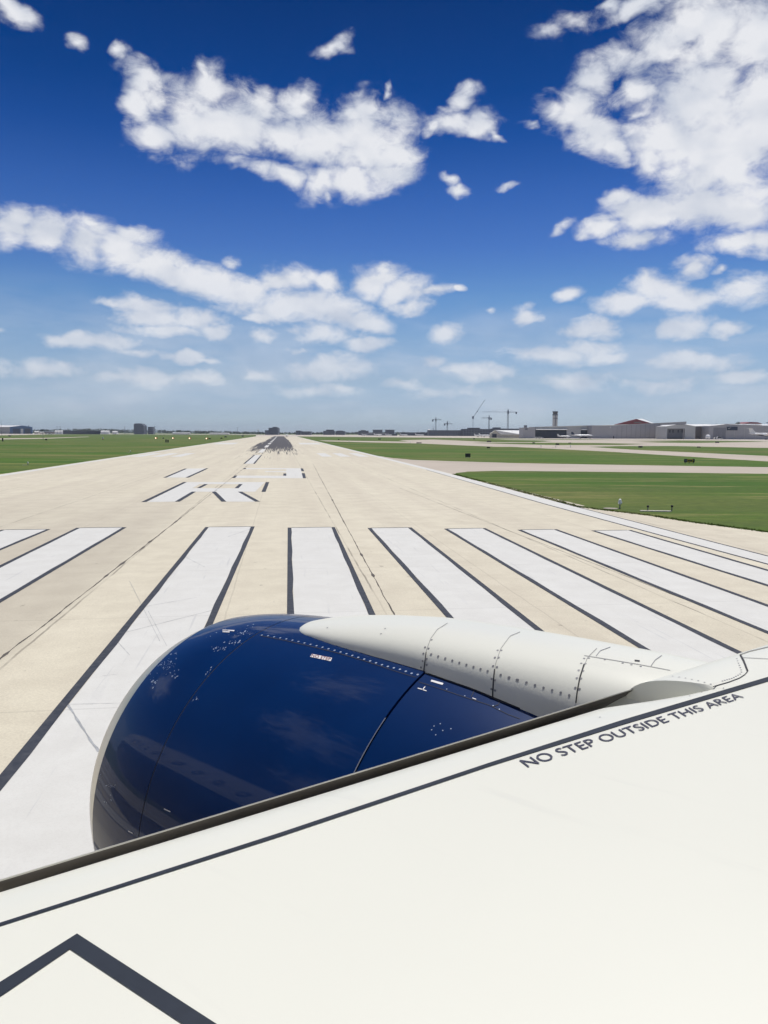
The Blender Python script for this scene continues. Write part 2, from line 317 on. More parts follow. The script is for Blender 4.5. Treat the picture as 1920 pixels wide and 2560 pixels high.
def mat_paint():
    s = NB('white_runway_paint', .7)
    mott = s.noise(1.2, det=6, rough=.65); sc1 = s.noise(3, 1, .10, det=4, off=5); fine = s.noise(35, det=3, rough=.7)
    c = s.mix(s.ramp(mott, .3, .75, .55, 0), (.62, .615, .58), (.53, .52, .485))
    c = s.mix(s.ramp(sc1, .60, .75, 0, .22), c, (.42, .42, .43)); c = s.mix(s.ramp(fine, .25, .6, .20, 0), c, (.42, .40, .37))
    mpn = s.nt.nodes.new('ShaderNodeMapping'); mpn.inputs['Rotation'].default_value = (0, 0, R(38)); mpn.inputs['Scale'].default_value = (3.5, .12, 1); s.L(s.o, mpn.inputs[0])
    sn = s.nt.nodes.new('ShaderNodeTexNoise'); sn.inputs['Scale'].default_value = 2; sn.inputs['Detail'].default_value = 5; s.L(mpn.outputs[0], sn.inputs['Vector'])
    c = s.mix(s.ramp(sn.outputs['Fac'], .63, .70, 0, .30), c, (.33, .34, .36))
    x, y, _ = s.xyz()
    fr = s.math('ABSOLUTE', s.math('SUBTRACT', s.math('FRACT', s.math('ADD', s.math('DIVIDE', y, 6.1), .5)), .5)); c = s.mix(s.ramp(s.math('MULTIPLY', fr, 6.1), .012, .03, .22, 0), c, (.25, .24, .23))
    s.L(c, s.b.inputs['Base Color']); gro = s.math('SINE', s.math('MULTIPLY', y, 2*math.pi/.0762)); s.bump(s.math('ADD', s.math('MULTIPLY', gro, .2), fine), .2, .005); return s.m
def mat_black():
    s = NB('black_runway_paint', .75)
    c = s.mix(s.ramp(s.noise(6, det=6, rough=.7), .3, .75), (.028, .034, .048), (.062, .066, .078)); s.L(c, s.b.inputs['Base Color']); return s.m
M = {}
M['runway'] = mat_runway(); M['taxi'] = mat_taxi(); M['grass'] = mat_grass(); M['paint'] = mat_paint(); M['black'] = mat_black()
M['crack'] = pm('joint_sealant', (.085, .075, .065), .9, var=.3, scale=2)

# ------------------------------------------------------------------ setting: ground, runway, taxiways
def flat(pts_list, name, mat, z, parent=None, **tags):
    mb = MB()
    for pts in pts_list: mb.poly([(p[0], p[1], z) for p in pts])
    o = mb.build(name, mat, parent, fix=False, **tags)
    for p in o.data.polygons:
        if p.normal.z < 0: p.flip()
    return o
gm = MB(); RG = [0, 60, 150, 400, 1000, 2500, 7000]
NS = 48; gm.v = [(0, 0, 0)]
for r in RG[1:]:
    for i in range(NS): gm.v.append((r*math.cos(2*math.pi*i/NS), r*math.sin(2*math.pi*i/NS), 0))
for i in range(NS): gm.f.append((0, 1+i, 1+(i+1) % NS))
for k in range(len(RG)-2):
    for i in range(NS):
        a = 1+k*NS; gm.f.append((a+i, a+NS+i, a+NS+(i+1) % NS, a+(i+1) % NS))
gm.build('ground', M['grass'], None, fix=False, kind='structure')

YAW = 0.135586 - .0025; X0 = 5.084 + .07           # runway direction and the camera's offset from its centre line
cy_, sy_ = math.cos(YAW), math.sin(YAW)
def RW(x, y): return (( (x-X0)*cy_ - y*sy_), ((x-X0)*sy_ + y*cy_))
def inv(p): return (p[0]*cy_+p[1]*sy_+X0, -p[0]*sy_+p[1]*cy_)
def px(x, y): return inv(gp(x, y))                  # photo pixel -> runway coordinates
rw = bpy.data.objects.new('runway', None)
def rw_mesh(polys, name, mat, z, parent, **t):
    return flat(polys, name, mat, z, parent, **t)
FT = .3048
edge = [px(1443, 1266.5), px(1619, 1288.6), px(1729, 1306), px(1920, 1331)]
dx, dy_ = edge[-1][0]-edge[-2][0], edge[-1][1]-edge[-2][1]
edge.append((edge[-1][0]+dx*3, edge[-1][1]+dy_*3))
run_poly = [(-23.3, -140), (-23.3, 945), (23.3, 945), (23.3, edge[0][1]+.3)] + [(e[0], e[1]) for e in edge] + [(95, -20), (95, -140)]
runway = rw_mesh([run_poly], 'runway', M['runway'], .008, None, kind='structure')
runway.location = (RW(0, 0)[0], RW(0, 0)[1], 0); runway.rotation_euler = (0, 0, YAW)
bw = .54*FT
def xat(p, q):                                       # line through two runway points -> x as a function of y
    return lambda y: p[0]+(q[0]-p[0])*(y-p[1])/(q[1]-p[1])
def S(k): return (5.75+11.5*k)*FT
tops = {0:((513.9,1317.6),(636.6,1317.6)),1:((719.3,1318.8),(837.4,1319.4)),2:((917.8,1319.4),(1030,1320.5)),3:((1108.7,1321.7),(1215,1321.7)),4:((1290.4,1324),(1395.7,1325.2)),5:((1473.7,1325.9),(1581.8,1327.1))}
near = {0:((0,1939.7),(540,1543)),1:((717.6,1537.5),(941,1543)),2:((1122.6,1552),(1371,1588)),3:((1614.5,1631.8),(1845,1627)),4:((1920,1586.4),(1920,1512.7)),5:((1920,1467.2),(1920,1425))}
def stripe(fl, fr, ytop, ybot=-11.2):
    L0, L1, R0, R1 = fl(ytop), fl(ybot), fr(ytop), fr(ybot)
    rw_mesh([[(L0+bw,ytop-.06),(R0-bw,ytop-.06),(R1-bw,ybot),(L1+bw,ybot)]], 'threshold_stripe', M['paint'], .012, runway)
    # black outline: two long borders and a thin far end
    def wav(f, s):
        pts = []; n = 26
        for i in range(n+1):
            y = ybot+(ytop-ybot)*i/n; pts.append((f(y)+s*bw*(1+.10*math.sin(i*2.1+f(0))), y))
        return pts
    a = [(fl(ybot+(ytop-ybot)*i/26), ybot+(ytop-ybot)*i/26) for i in range(27)]; b = wav(fl, 1)
    c = wav(fr, -1); d = [(fr(ybot+(ytop-ybot)*i/26), ybot+(ytop-ybot)*i/26) for i in range(27)]
    polys = [[a[i], b[i], b[i+1], a[i+1]] for i in range(26)]+[[c[i], d[i], d[i+1], c[i+1]] for i in range(26)]
    polys.append([(L0+bw,ytop-.06),(R0-bw,ytop-.06),(R0-bw,ytop+.06),(L0+bw,ytop+.06)])
    rw_mesh(polys, 'stripe_border', M['black'], .016, runway)
for k in range(6):
    fl = xat(px(*tops[k][0]), px(*near[k][0])); fr = xat(px(*tops[k][1]), px(*near[k][1]))
    yt = (px(*tops[k][0])[1]+px(*tops[k][1])[1])/2
    stripe(fl, fr, yt)
fl = xat(px(188,1321.7), px(0,1414)); fr = xat(px(316.5,1318.8), px(0,1508.6)); stripe(fl, fr, px(316.5,1318.8)[1])
yl = px(99.5,1324)[1]
for k in range(1, 6):
    a = -S(k)-5.75*FT-bw; b = -S(k)+bw
    stripe(lambda y, a=a: a, lambda y, b=b: b, yl)
# runway side stripes
sL = [(-22.95, -60), (-22.95, 940), (-22.05, 940), (-22.05, -60)]
rw_mesh([sL], 'side_stripe', M['paint'], .012, runway)
o1, o2, i1, i2 = px(1443.9,1268.8), px(1920,1392), px(1400,1269.8), px(1920,1410)
fo, fi = xat(o1, o2), xat(i1, i2)
rw_mesh([[(fo(-60),-60),(fo(46),46),(23.25,90),(23.25,940),(22.3,940),(22.3,90),(fi(46),46),(fi(-60),-60)][::-1]], 'side_stripe', M['paint'], .012, runway)
rw_mesh([[(fo(-60),-60),(fo(-60)+.12,-60),(fo(47)+.12,47),(fo(47),47)],[(fi(-60)-.13,-60),(fi(-60),-60),(fi(46),46),(22.3,90),(22.2,90),(fi(46)-.13,46)]], 'stripe_border', M['black'], .012, runway)
# designation 1 3 R, traced in a 1659 px wide enlargement of the photo's 300..1000 x 1060..1400
def z5(x, y): return px(300+x*.42194, 1060+y*.42194)
def mark(polys, name='runway_numeral'): return rw_mesh([[z5(*p) for p in q] for q in polys], name, M['paint'], .012, runway)
def bord(segs):
    polys = []
    for (a, b, s) in segs:
        p, q = Vector(z5(*a)), Vector(z5(*b)); w = .30*s
        polys.append([(p.x, p.y), (p.x+w, p.y), (q.x+w, q.y), (q.x, q.y)])
    rw_mesh(polys, 'numeral_border', M['black'], .016, runway)
mark([[(160,463),(325,461),(425,402),(392,402),(470,357),(396,345)],[(396,345),(862,345),(846,357),(470,357)],[(727,357),(846,357),(822,381),(702,381)],[(428,381),(822,381),(800,402),(392,402)],[(570,402),(698,402),(800,461),(630,461)]], 'runway_letter')
bord([((155,463),(396,345),-1),((325,461),(425,402),1),((455,380),(500,357),1),((702,381),(727,357),-1),((838,403),(864,345),1),((568,402),(630,461),-1),((698,402),(802,461),1)])
mark([[(275,318),(388,318),(510,263),(398,265)]])
bord([((275,318),(398,265),-1),((388,318),(510,263),1)])
mark([[(688,313),(696,306),(1082,307),(1086,322),(985,322),(682,320)],[(985,293),(1078,293),(1082,307),(985,307)],[(860,285),(860,280),(1074,280),(1078,293),(985,293),(985,286)],[(745,268),(749,262),(1070,262),(1074,280),(985,280),(985,269)]])
bord([((682,320),(696,306),-1),((1084,322),(1077,292),1),((985,307),(985,294),-1),((1075,280),(1070,264),1),((742,268),(749,262),-1)])
# centre line, touchdown and aiming marks
def bar(x0, x1, y0, y1, name, border=False):
    rw_mesh([[(x0,y0),(x1,y0),(x1,y1),(x0,y1)]], name, M['paint'], .012, runway)
    if border: rw_mesh([[(x0-.25,y0),(x0,y0),(x0,y1),(x0-.25,y1)],[(x1,y0),(x1+.25,y0),(x1+.25,y1),(x1,y1)]], 'stripe_border', M['black'], .012, runway)
bar(.15, 1.25, 109, 151.5, 'centre_line', True)
for k in range(1, 13): bar(.1, 1.2, 109+61*k, 109+61*k+36.6, 'centre_line')
for sgn in (-1, 1):
    for j in range(3):
        a = 12.6+j*3.4; x0, x1 = sorted((sgn*a, sgn*(a+1.85))); bar(x0, x1, 141, 165, 'touchdown_bar')
    x0, x1 = sorted((sgn*12.4, sgn*20.5)); bar(x0, x1, 290, 335, 'aiming_block')
# sealed cracks along the slab joints
def crack(xf, y0, y1, w, z=.012):
    mb = MB(); y = y0; L = []; x = 0
    while y < y1:
        x = .7*x+random.uniform(-.011, .011); ww = w*random.uniform(.35, 1.4)
        if random.random() < .06: ww *= 2.4
        L.append((xf(y)+x, y, ww)); y += .25+.02*max(0, y-15)
    for a, b in zip(L, L[1:]):
        mb.poly([(a[0]-a[2],a[1],z),(a[0]+a[2],a[1],z),(b[0]+b[2],b[1],z),(b[0]-b[2],b[1],z)])
    return mb.build('joint_seal', M['crack'], runway, fix=False)
crack(xat(px(0,1649), px(509,1250)), -20, 110, .020)
crack(xat(px(989,1545), px(787,1169)), -20, 110, .017)
crack(xat(px(1920,1580), px(1400,1377)), -20, 60, .012)

M['scuff'] = pm('tyre_scuff_mark', (.30, .31, .32), .85, var=.35, scale=5)
zq = lambda x, y: px(x*.57866, 1280+y*.57866)
for a, b, w in (((520,528),(945,420),.022),((625,411),(850,371),.015),((1095,70),(985,108),.03),((440,712),(510,703),.012),((272,835),(520,829),.012),((290,830),(425,1040),.05),((560,300),(690,560),.012),((790,190),(885,240),.02),((640,430),(720,580),.010),((505,560),(560,620),.012)):
    p, q = Vector(zq(*a)), Vector(zq(*b)); nn = Vector((-(q-p).y, (q-p).x)).normalized()*w*.5; mb = MB(); L = []
    for i in range(15):
        c = p+(q-p)*(i/14)+nn*random.uniform(-.4, .4); k_ = random.uniform(.3, 1); L.append((c+nn*k_, c-nn*k_))
    for u_, v_ in zip(L, L[1:]): mb.poly([(*u_[0], .0145), (*v_[0], .0145), (*v_[1], .0145), (*u_[1], .0145)])
    mb.build('tyre_scuff', M['scuff'], runway, fix=False)
def taxi(pts, z=.004, name='taxiway', mat=None):
    w = [gp(*p) for p in pts]
    # roughen the grass edge a little
    out = []
    for a, b in zip(w, w[1:]+w[:1]):
        n = max(1, min(60, int((b-a).length/1.2))); d = (b-a); nn = Vector((-d.y, d.x, 0)).normalized()
        for i in range(n): out.append(a+d*(i/n)+nn*random.uniform(-.16, .16))
    mb = MB(); mb.v = [(p.x, p.y, z) for p in out]; mb.f = [tuple(range(len(out)))]
    me = mb.mesh(name, fix=False); bm = bmesh.new(); bm.from_mesh(me); bmesh.ops.triangulate(bm, faces=bm.faces); bm.to_mesh(me); bm.free()
    for p in me.polygons:
        if p.normal.z < 0: p.flip()
    me.materials.append(mat or M['taxi']); o = bpy.data.objects.new(name, me); COL.objects.link(o); o['kind'] = 'structure'; return o
taxi([(900,1138),(945,1140),(985,1145.5),(1032,1149.7),(1130,1153),(1280,1157.5),(1560,1162.5),(1920,1168),(2500,1179),(2500,1200),(1920,1184.5),(1600,1180.5),(1280,1177.5),(1240,1177),(1171,1179),(1147.8,1181.4),(1131,1185.6),(1120,1190)])
taxi([(796,1100.7),(1020,1104),(997,1100.5),(1078,1098.9),(1160,1098.0),(1280,1098.4),(1600,1100.5),(1920,1103),(2300,1106),(2300,1126),(1920,1119.8),(1685,1115.2),(1550,1115.2),(1473,1117.2),(1588,1124.7),(1920,1140),(2400,1163),(2400,1180),(1920,1153.6),(1511,1128.5),(1280,1117),(1240,1117),(1043,1108.5),(816,1103.4)])
for g in ([(1085,1099),(1160,1098.2),(1240,1098.5),(1280,1100),(1357,1101.2),(1380,1102.9),(1338,1105.6),(1240,1105.6),(1160,1102)], [(1180,1107.2),(1200,1106.8),(1280,1107.2),(1395,1106.8),(1500,1107.6),(1619,1110),(1550,1112.6),(1395,1113),(1280,1110.3)], [(1580,1104.5),(1700,1102),(1880,1103),(1920,1104),(1830,1105.8),(1740,1107.5),(1650,1106.5)]):
    taxi(g, .009, 'grass_island', M['grass'])
taxi([(1840,1105.2),(1990,1108),(1990,1104.2),(1890,1103.6)], .006)
# aprons
ap = mat_taxi('apron_concrete', (.55, .50, .43), (.47, .42, .36))
taxi([(640,1090.6),(760,1091.2),(960,1093),(1100,1094.2),(1240,1095.5),(1330,1097),(1420,1097.6),(1560,1099.6),(1640,1099.4),(1760,1101),(1920,1102.5),(2200,1105),(2200,1092),(1920,1091.5),(1500,1090),(1200,1088.5),(900,1087),(640,1086.5)], .004, 'apron', ap)
taxi([(-300,1092),(0,1088.2),(70,1087),(130,1085.7),(320,1085.4),(640,1087.2),(640,1086.2),(320,1084.2),(130,1083.2),(-300,1083)], .004, 'apron', ap)
taxi([(-300,1101),(0,1098.6),(120,1096.4),(222,1092.4),(222,1091.6),(120,1094.6),(0,1096),(-300,1098)], .004, 'taxiway')

# ------------------------------------------------------------------ airliner (camera looks out over its right wing)
PH = -0.8947
co_, si_ = math.cos(PH), math.sin(PH)
O_ = Vector((co_, -si_, 0)); N_ = Vector((si_, co_, 0))
def lray(x, y):
    d = ray(x, y); return Vector((d.dot(O_), d.dot(N_), d.z))
plane = thing('airliner', 'white airliner with blue engine, its right wing filling the foreground', 'airliner', (0, 0, 0), -PH)
EYE = Vector((0, 0, H))
def mat_wing():
    s = NB('wing_white_paint', .38); s.b.inputs['Specular IOR Level'].default_value = .4
    s.b.inputs['Coat Weight'].default_value = .15; s.b.inputs['Coat Roughness'].default_value = .15
    g = s.noise(.7, det=5); st = s.noise(2.2, 5, .5, det=5, off=3); f = s.noise(60, det=2)
    c = s.mix(s.ramp(g, .3, .7, .35, 0), (.68, .678, .60), (.645, .64, .565)); c = s.mix(s.ramp(st, .62, .78, 0, .14), c, (.45, .44, .42))
    s.L(c, s.b.inputs['Base Color']); s.bump(g, .05, .02); return s.m
M['wing'] = mat_wing()
M['wline'] = pm('walkway_line_paint', (.022, .028, .040), .6, var=.18, scale=9, spec=.25)
M['seam'] = pm('panel_gap', (.03, .03, .035), .8)
M['seamlite'] = pm('panel_line', (.30, .30, .29), .7)
M['slatmetal'] = pm('slat_cove_metal', (.115, .104, .094), .45, .3, var=.25, scale=2.5)
M['baremetal'] = pm('bare_metal', (.62, .61, .58), .30, .9, var=.08, scale=5)
M['rivet'] = pm('rivet_grey', (.24, .24, .25), .5, .3)
M['rivetw'] = pm('rivet_bright', (.34, .40, .52), .4, .2)
M['decal'] = pm('white_decal', (.72, .70, .70), .5)
M['dectxt'] = pm('decal_red', (.22, .05, .04), .5)
M['fus'] = pm('fuselage_paint', (.75, .75, .74), .3, var=.04, scale=.6, coat=.3)
M['glass'] = pm('dark_glass', (.02, .025, .03), .1)
M['cabin'] = pm('cabin_glass', (.20, .21, .23), .25)
M['darkgrey'] = pm('fan_dark', (.03, .03, .035), .4, .5)

DI = .08                                             # dihedral slope
def wing_chord(o):                                   # perpendicular chord
    return max(1.3, 5.6-.30*max(0, o+1))
LEd = Vector((.917, -.40, 0)); Ed = Vector((.40, .917, 0))
def sm(t):
    t = min(1, max(0, t)); return t*t*(3-2*t)
def n_in(o): return 2.313-.441*o
def n_out(o): return 2.331-.437*o+.015
NU = 34
def section(o, outb):
    """closed ring: lower trailing edge -> nose -> upper trailing edge, in (o, n, z) relative to the eye"""
    ch = wing_chord(o); k = min(1, ch/4.5)
    a = .35*k; b = .155*k; zc = -1.15+DI*o
    n0 = n_in(o)
    pts = []
    def P(d, z):
        f = 1-sm(d/.34)
        sh = (n_out(o)+.02-n0)*f if outb else -.15*sm((o-2.66)/.22)*f
        pts.append((o, n0-d*1.02+sh, z+H+(.022*f if outb else -.012*sm((o-2.66)/.22)*f)))
    low = .26*k
    for t in (1, .8, .6, .4, .25, .15, .09): P(ch*t, zc-b-low*(1-t)**.6*.9+.02*t)
    for i in range(5): th = R(90*(i+.5)/5); P(a*(1-math.sin(th)), zc-b-low*.85*math.cos(th))
    for i in range(15):
        th = R(90*i/14); P(a*(1-math.cos(th)), zc-b+b*math.sin(th))
    for i in range(1, 13):
        d = a+(ch-a)*(i/12)**1.6; q = (d-a)/(ch-a)
        P(d, zc+.05*k*math.sin(min(1, q*1.6)*math.pi/2)*min(1, q*4)-.38*k*q**2.2)
    return pts
stations_in = [-2.7, -1.5, -.5, 0, .4, .8, 1.2, 1.6, 2.0, 2.3, 2.6, 2.8, 2.89]
stations_out = [2.90, 3.0, 3.1, 3.3, 3.6, 4, 4.6, 5.5, 7, 9, 11, 13, 15]
mb = MB(); rings = [section(o, False) for o in stations_in]+[section(o, True) for o in stations_out]
mb.loft(rings, closed=True, cap=True)
wing = mb.build('wing', M['wing'], plane); auto_smooth(wing, 40)
wbvh = BVHTree.FromPolygons([Vector(v) for v in mb.v], mb.f)
def hit(x, y, bvh, lift=.0025):
    d = lray(x, y).normalized(); h = bvh.ray_cast(EYE, d)
    if h[0] is None: return None
    n = h[1] if h[1].dot(d) < 0 else -h[1]
    return h[0]+n*lift
def zoomed(x0, y0, k): return lambda p: (x0+p[0]*k, y0+p[1]*k)
def strip(up, lo, bvh, name, mat, parent, n=60, lift=.0025):
    """ribbon on a surface between two photo polylines"""
    def samp(pl, t):
        L = [0]
        for a, b in zip(pl, pl[1:]): L.append(L[-1]+math.dist(a, b))
        q = t*L[-1]
        for i in range(len(pl)-1):
            if q <= L[i+1]+1e-9:
                s = (q-L[i])/max(1e-9, L[i+1]-L[i]); return (pl[i][0]+(pl[i+1][0]-pl[i][0])*s, pl[i][1]+(pl[i+1][1]-pl[i][1])*s)
    mb = MB(); prev = None
    for i in range(n+1):
        a = hit(*samp(up, i/n), bvh, lift); b = hit(*samp(lo, i/n), bvh, lift)
        if a is None or b is None: prev = None; continue
        if prev: mb.quad(prev[0], a, b, prev[1])
        prev = (a, b)
    return mb.build(name, mat, parent, fix=False)
def thin(pl, w, bvh, name, mat, parent, n=60, lift=.002):   # constant photo-width line
    up, lo = [], []
    for i, p in enumerate(pl):
        a = pl[max(0, i-1)]; b = pl[min(len(pl)-1, i+1)]; d = Vector((b[0]-a[0], b[1]-a[1])).normalized()
        up.append((p[0]-d.y*w/2, p[1]+d.x*w/2)); lo.append((p[0]+d.y*w/2, p[1]-d.x*w/2))
    return strip(up, lo, bvh, name, mat, parent, n, lift)
def dots(pts, r, bvh, name, mat, parent, lift=.0015, seg=8):
    mb = MB()
    for p in pts:
        d = lray(*p).normalized(); h = bvh.ray_cast(EYE, d)
        if h[0] is None: continue
        nrm = h[1] if h[1].dot(d) < 0 else -h[1]; a = nrm.orthogonal().normalized(); b = nrm.cross(a); c = h[0]+nrm*lift
        mb.poly([c+a*(r*math.cos(2*math.pi*i/seg))+b*(r*math.sin(2*math.pi*i/seg)) for i in range(seg)])
    o = mb.build(name, mat, parent, fix=False); o['kind'] = 'stuff'; return o
def along(pl, n):
    out = []; L = [0]
    for a, b in zip(pl, pl[1:]): L.append(L[-1]+math.dist(a, b))
    for k in range(n):
        q = L[-1]*k/(n-1)
        for i in range(len(pl)-1):
            if q <= L[i+1]+1e-6:
                s = (q-L[i])/(L[i+1]-L[i]); out.append((pl[i][0]+(pl[i+1][0]-pl[i][0])*s, pl[i][1]+(pl[i+1][1]-pl[i][1])*s)); break
    return out
# walkway boundary line and the corner mark
strip([(-400,2438),(0,2309),(700,2083.5),(1220,1909.5),(1560,1800),(1920,1693.5),(2300,1580.5),(2600,1492)], [(-400,2446),(0,2317),(700,2093),(1220,1918.5),(1560,1812),(1920,1704.5),(2300,1591),(2600,1502)], wbvh, 'walkway_line', M['wline'], wing, 140)
z7 = zoomed(0, 2060, .42194)
strip([z7(p) for p in ((-40,968),(0,942),(457,654))], [z7(p) for p in ((-20,1040),(36,1004),(415,745))], wbvh, 'corner_mark', M['wline'], wing, 30)
strip([z7(p) for p in ((457,654),(1275,1185),(1420,1278))], [z7(p) for p in ((415,745),(1075,1185),(1215,1278))], wbvh, 'corner_mark', M['wline'], wing, 40)
# leading edge fairing seam
z4 = zoomed(1480, 1600, .26522)
thin([z4(p) for p in ((1140,443),(1290,400),(1390,362),(1440,330),(1468,298))], 2.0, wbvh, 'panel_seam', M['seam'], wing, 30)
thin([z4(p) for p in ((1468,298),(1430,200),(1398,140))], 4.6, wbvh, 'panel_seam', M['seam'], wing, 20)
thin([z4(p) for p in ((1398,140),(1480,110),(1659,68),(1750,45))], 1.8, wbvh, 'panel_seam', M['seamlite'], wing, 20)
thin([z4(p) for p in ((1420,168),(1659,180),(1760,186))], 1.0, wbvh, 'panel_seam', M['seamlite'], wing, 20)
dots(along([z4(p) for p in ((1365,178),(1395,255),(1412,298),(1400,320),(1330,360),(1230,388))], 16)+along([z4(p) for p in ((700,335),(860,357),(1000,385),(1120,418))], 8)+along([z4(p) for p in ((1480,78),(1640,40))], 4), .0035, wbvh, 'rivet_row', M['rivet'], wing)
dots([z4(p) for p in ((920,530),(1035,495),(1090,480),(75,730),(1240,455))], .003, wbvh, 'fastener', M['rivet'], wing)
for pl in (((600,2352),(1000,2213),(1500,2048)), ((640,2052),(900,1972),(1180,1882)), ((100,2245),(330,2168),(560,2094)),):
    pass
# lettering on the wing
def text_mesh(txt, spacing=1.0):
    cu = bpy.data.curves.new('lettering', 'FONT'); cu.body = txt; cu.resolution_u = 6; cu.space_character = spacing
    ob = bpy.data.objects.new('lettering', cu); COL.objects.link(ob)
    bpy.context.view_layer.update(); dg = bpy.context.evaluated_depsgraph_get()
    me = bpy.data.meshes.new_from_object(ob.evaluated_get(dg)); bpy.data.objects.remove(ob); bpy.data.curves.remove(cu)
    bm = bmesh.new(); bm.from_mesh(me); bpy.data.meshes.remove(me)
    return bm
def lay_text(txt, bl, br, tl, tr, bvh, name, mat, parent, lift=.003, spacing=1.0):
    """photo pixels of the four corners of the line of capitals -> lettering on the surface"""
    bm = text_mesh(txt, spacing); xs = [v.co.x for v in bm.verts]
    x0, x1 = min(xs), max(xs); y1 = sorted(v.co.y for v in bm.verts)[int(len(xs)*.97)]
    a, b, c, e = (hit(*q, bvh, 0) for q in (bl, br, tl, tr))
    vs = []
    for q in bm.verts:
        s = (q.co.x-x0)/(x1-x0); t = q.co.y/y1
        p = (a+(b-a)*s)*(1-t)+(c+(e-c)*s)*t; d = (p-EYE).normalized(); h = bvh.ray_cast(EYE, d)
        if h[0] is not None:
            nn = h[1] if h[1].dot(d) < 0 else -h[1]; p = h[0]+nn*lift
        vs.append(p)
    mb = MB(); mb.v = [tuple(p) for p in vs]; mb.f = [tuple(x.index for x in f.verts) for f in bm.faces]; bm.free()
    return mb.build(name, mat, parent, fix=False)
LT = pm('stencil_paint', (.035, .035, .06), .55)
z6 = zoomed(1220, 1560, .42194)
lay_text('NO STEP OUTSIDE THIS AREA', (1320,1919.5), (1860.6,1744.5), (1297.5,1902.6), (1841,1733.4), wbvh, 'warning_lettering', LT, wing, spacing=1.02)

# slat, deployed ahead of the nose
mb = MB()
prof_s = [(0,0),(.05,-.030),(.11,-.072),(.19,-.140),(.26,-.225),(.30,-.32),(.295,-.40),(.26,-.43),(.235,-.41),(.255,-.34),(.215,-.245),(.155,-.165),(.095,-.105),(.045,-.058),(0,-.010)]
def n_te(o): return 2.331-.4345*o
rings = []
for o in [-1.6, -.6, 0, .5, 1, 1.5, 2, 2.4, 2.7, 2.9, 3.02]:
    zz = -1.23+DI*o+H; lim = 1.0 if o < 2.85 else (.55 if o < 2.95 else .12)
    rings.append([(o-0+e*.40-.0, n_te(o)+e*.917, zz+z_) for e, z_ in [(e*lim if lim < 1 else e, z_*lim if lim < 1 else z_) for e, z_ in prof_s]])
mb.loft(rings, closed=True, cap=True)
slat = mb.build('slat', M['slatmetal'], plane); auto_smooth(slat, 50)
sb = BVHTree.FromPolygons([Vector(v) for v in mb.v], mb.f)
# sunlight on the slat's trailing edge, put in as a bright metal strip
m2 = MB()
m2.loft([[(o+e*.40, n_te(o)+e*.917, -1.23+DI*o+H+z_) for e, z_ in ((-.004,-.0015),(-.004,.0025),(.02,-.009),(.02,-.0115))] for o in [-1.6,-.6,0,.5,1,1.5,2,2.4,2.7,2.9,3.03]], closed=True, cap=True)
te = m2.build('slat_trailing_edge', M['baremetal'], slat); auto_smooth(te, 30)

# nacelle: body of revolution about (OC, *, ZC)
OC, NC, ZC = 3.2025, 3.2825, -2.2223+H
def ring(s, r, n=128, oc=OC, zc=ZC): return [(oc+r*math.sin(2*math.pi*i/n), NC-s, zc+r*math.cos(2*math.pi*i/n)) for i in range(n)]
cowl_prof = [(-.556,1.021),(-.50,1.0345),(-.4,1.055),(-.3,1.0715),(-.2,1.0845),(-.1,1.0945),(-.006,1.102)]
cowl2 = [(0,1.101),(.0,1.102),(.2,1.119),(.4,1.133),(.6,1.143),(.8,1.149),(1.0,1.152),(1.226,1.152),(1.226,1.10)]
rev = [(1.232,1.09),(1.232,1.144),(1.5,1.130),(1.8,1.102),(2.1,1.062),(2.4,1.01),(2.7,.945),(3.0,.87),(3.0,.80),(2.6,.80)]
lip = [(-.35,.80),(-.6,.785),(-.72,.80),(-.775,.835),(-.79,.870),(-.775,.903),(-.73,.937),(-.67,.968),(-.61,.998),(-.557,1.0205)]
def mat_blue():
    s = NB('blue_nacelle_paint', .4); s.b.inputs['Specular IOR Level'].default_value = .12
    g = s.noise(3, det=4); s.L(s.mix(s.ramp(g, .3, .7), (.0004, .0165, .080), (.0004, .0190, .090)), s.b.inputs['Base Color'])
    s.b.inputs['Coat Weight'].default_value = .55; s.b.inputs['Coat Roughness'].default_value = .02; s.b.inputs['Coat IOR'].default_value = 1.34
    return s.m
M['blue'] = mat_blue()
eng = MB(); eng.loft([ring(s, r) for s, r in cowl_prof]); cowl_a = eng.build('intake_cowl', M['blue'], plane, smooth=True)
e2 = MB(); e2.loft([ring(s, r) for s, r in cowl2]); cowl_b = e2.build('fan_cowl', M['blue'], plane); auto_smooth(cowl_b, 40)
e3 = MB(); e3.loft([ring(s, r) for s, r in rev]); cowl_c = e3.build('reverser_cowl', M['blue'], plane); auto_smooth(cowl_c, 40)
e4 = MB(); e4.loft([ring(s, r) for s, r in lip]); lipo = e4.build('intake_lip', M['baremetal'], plane, smooth=True)
e5 = MB(); e5.loft([ring(-.35, .80), ring(.3, .78)]); e5.build('intake_duct', M['darkgrey'], lipo, smooth=True)
e6 = MB(); e6.add([(OC, NC-.25, ZC)]+[ring(.25, .78, 48)[i] for i in range(48)], [(0, 1+i, 1+(i+1) % 48) for i in range(48)]); e6.build('fan', M['darkgrey'], lipo)
e7 = MB(); e7.loft([ring(s, r, 64) for s, r in ((2.6,.62),(3.2,.60),(3.7,.45),(3.75,.40))]); e7.build('core_nozzle', M['baremetal'], cowl_c, smooth=True)
e8 = MB(); e8.loft([ring(s, r, 128) for s, r in ((-.006,1.100),(0,1.100))]); e8.build('cowl_seam', M['seam'], cowl_a)
m = MB()
for s0, s1, rr, t0, t1 in ((1.2265, 1.2315, 1.1525, -82, -33),):
    m.loft([[(OC+rr*math.sin(R(t0+(t1-t0)*i/40)), NC-q, ZC+rr*math.cos(R(t0+(t1-t0)*i/40))) for i in range(41)] for q in (s0, s1)], closed=False)
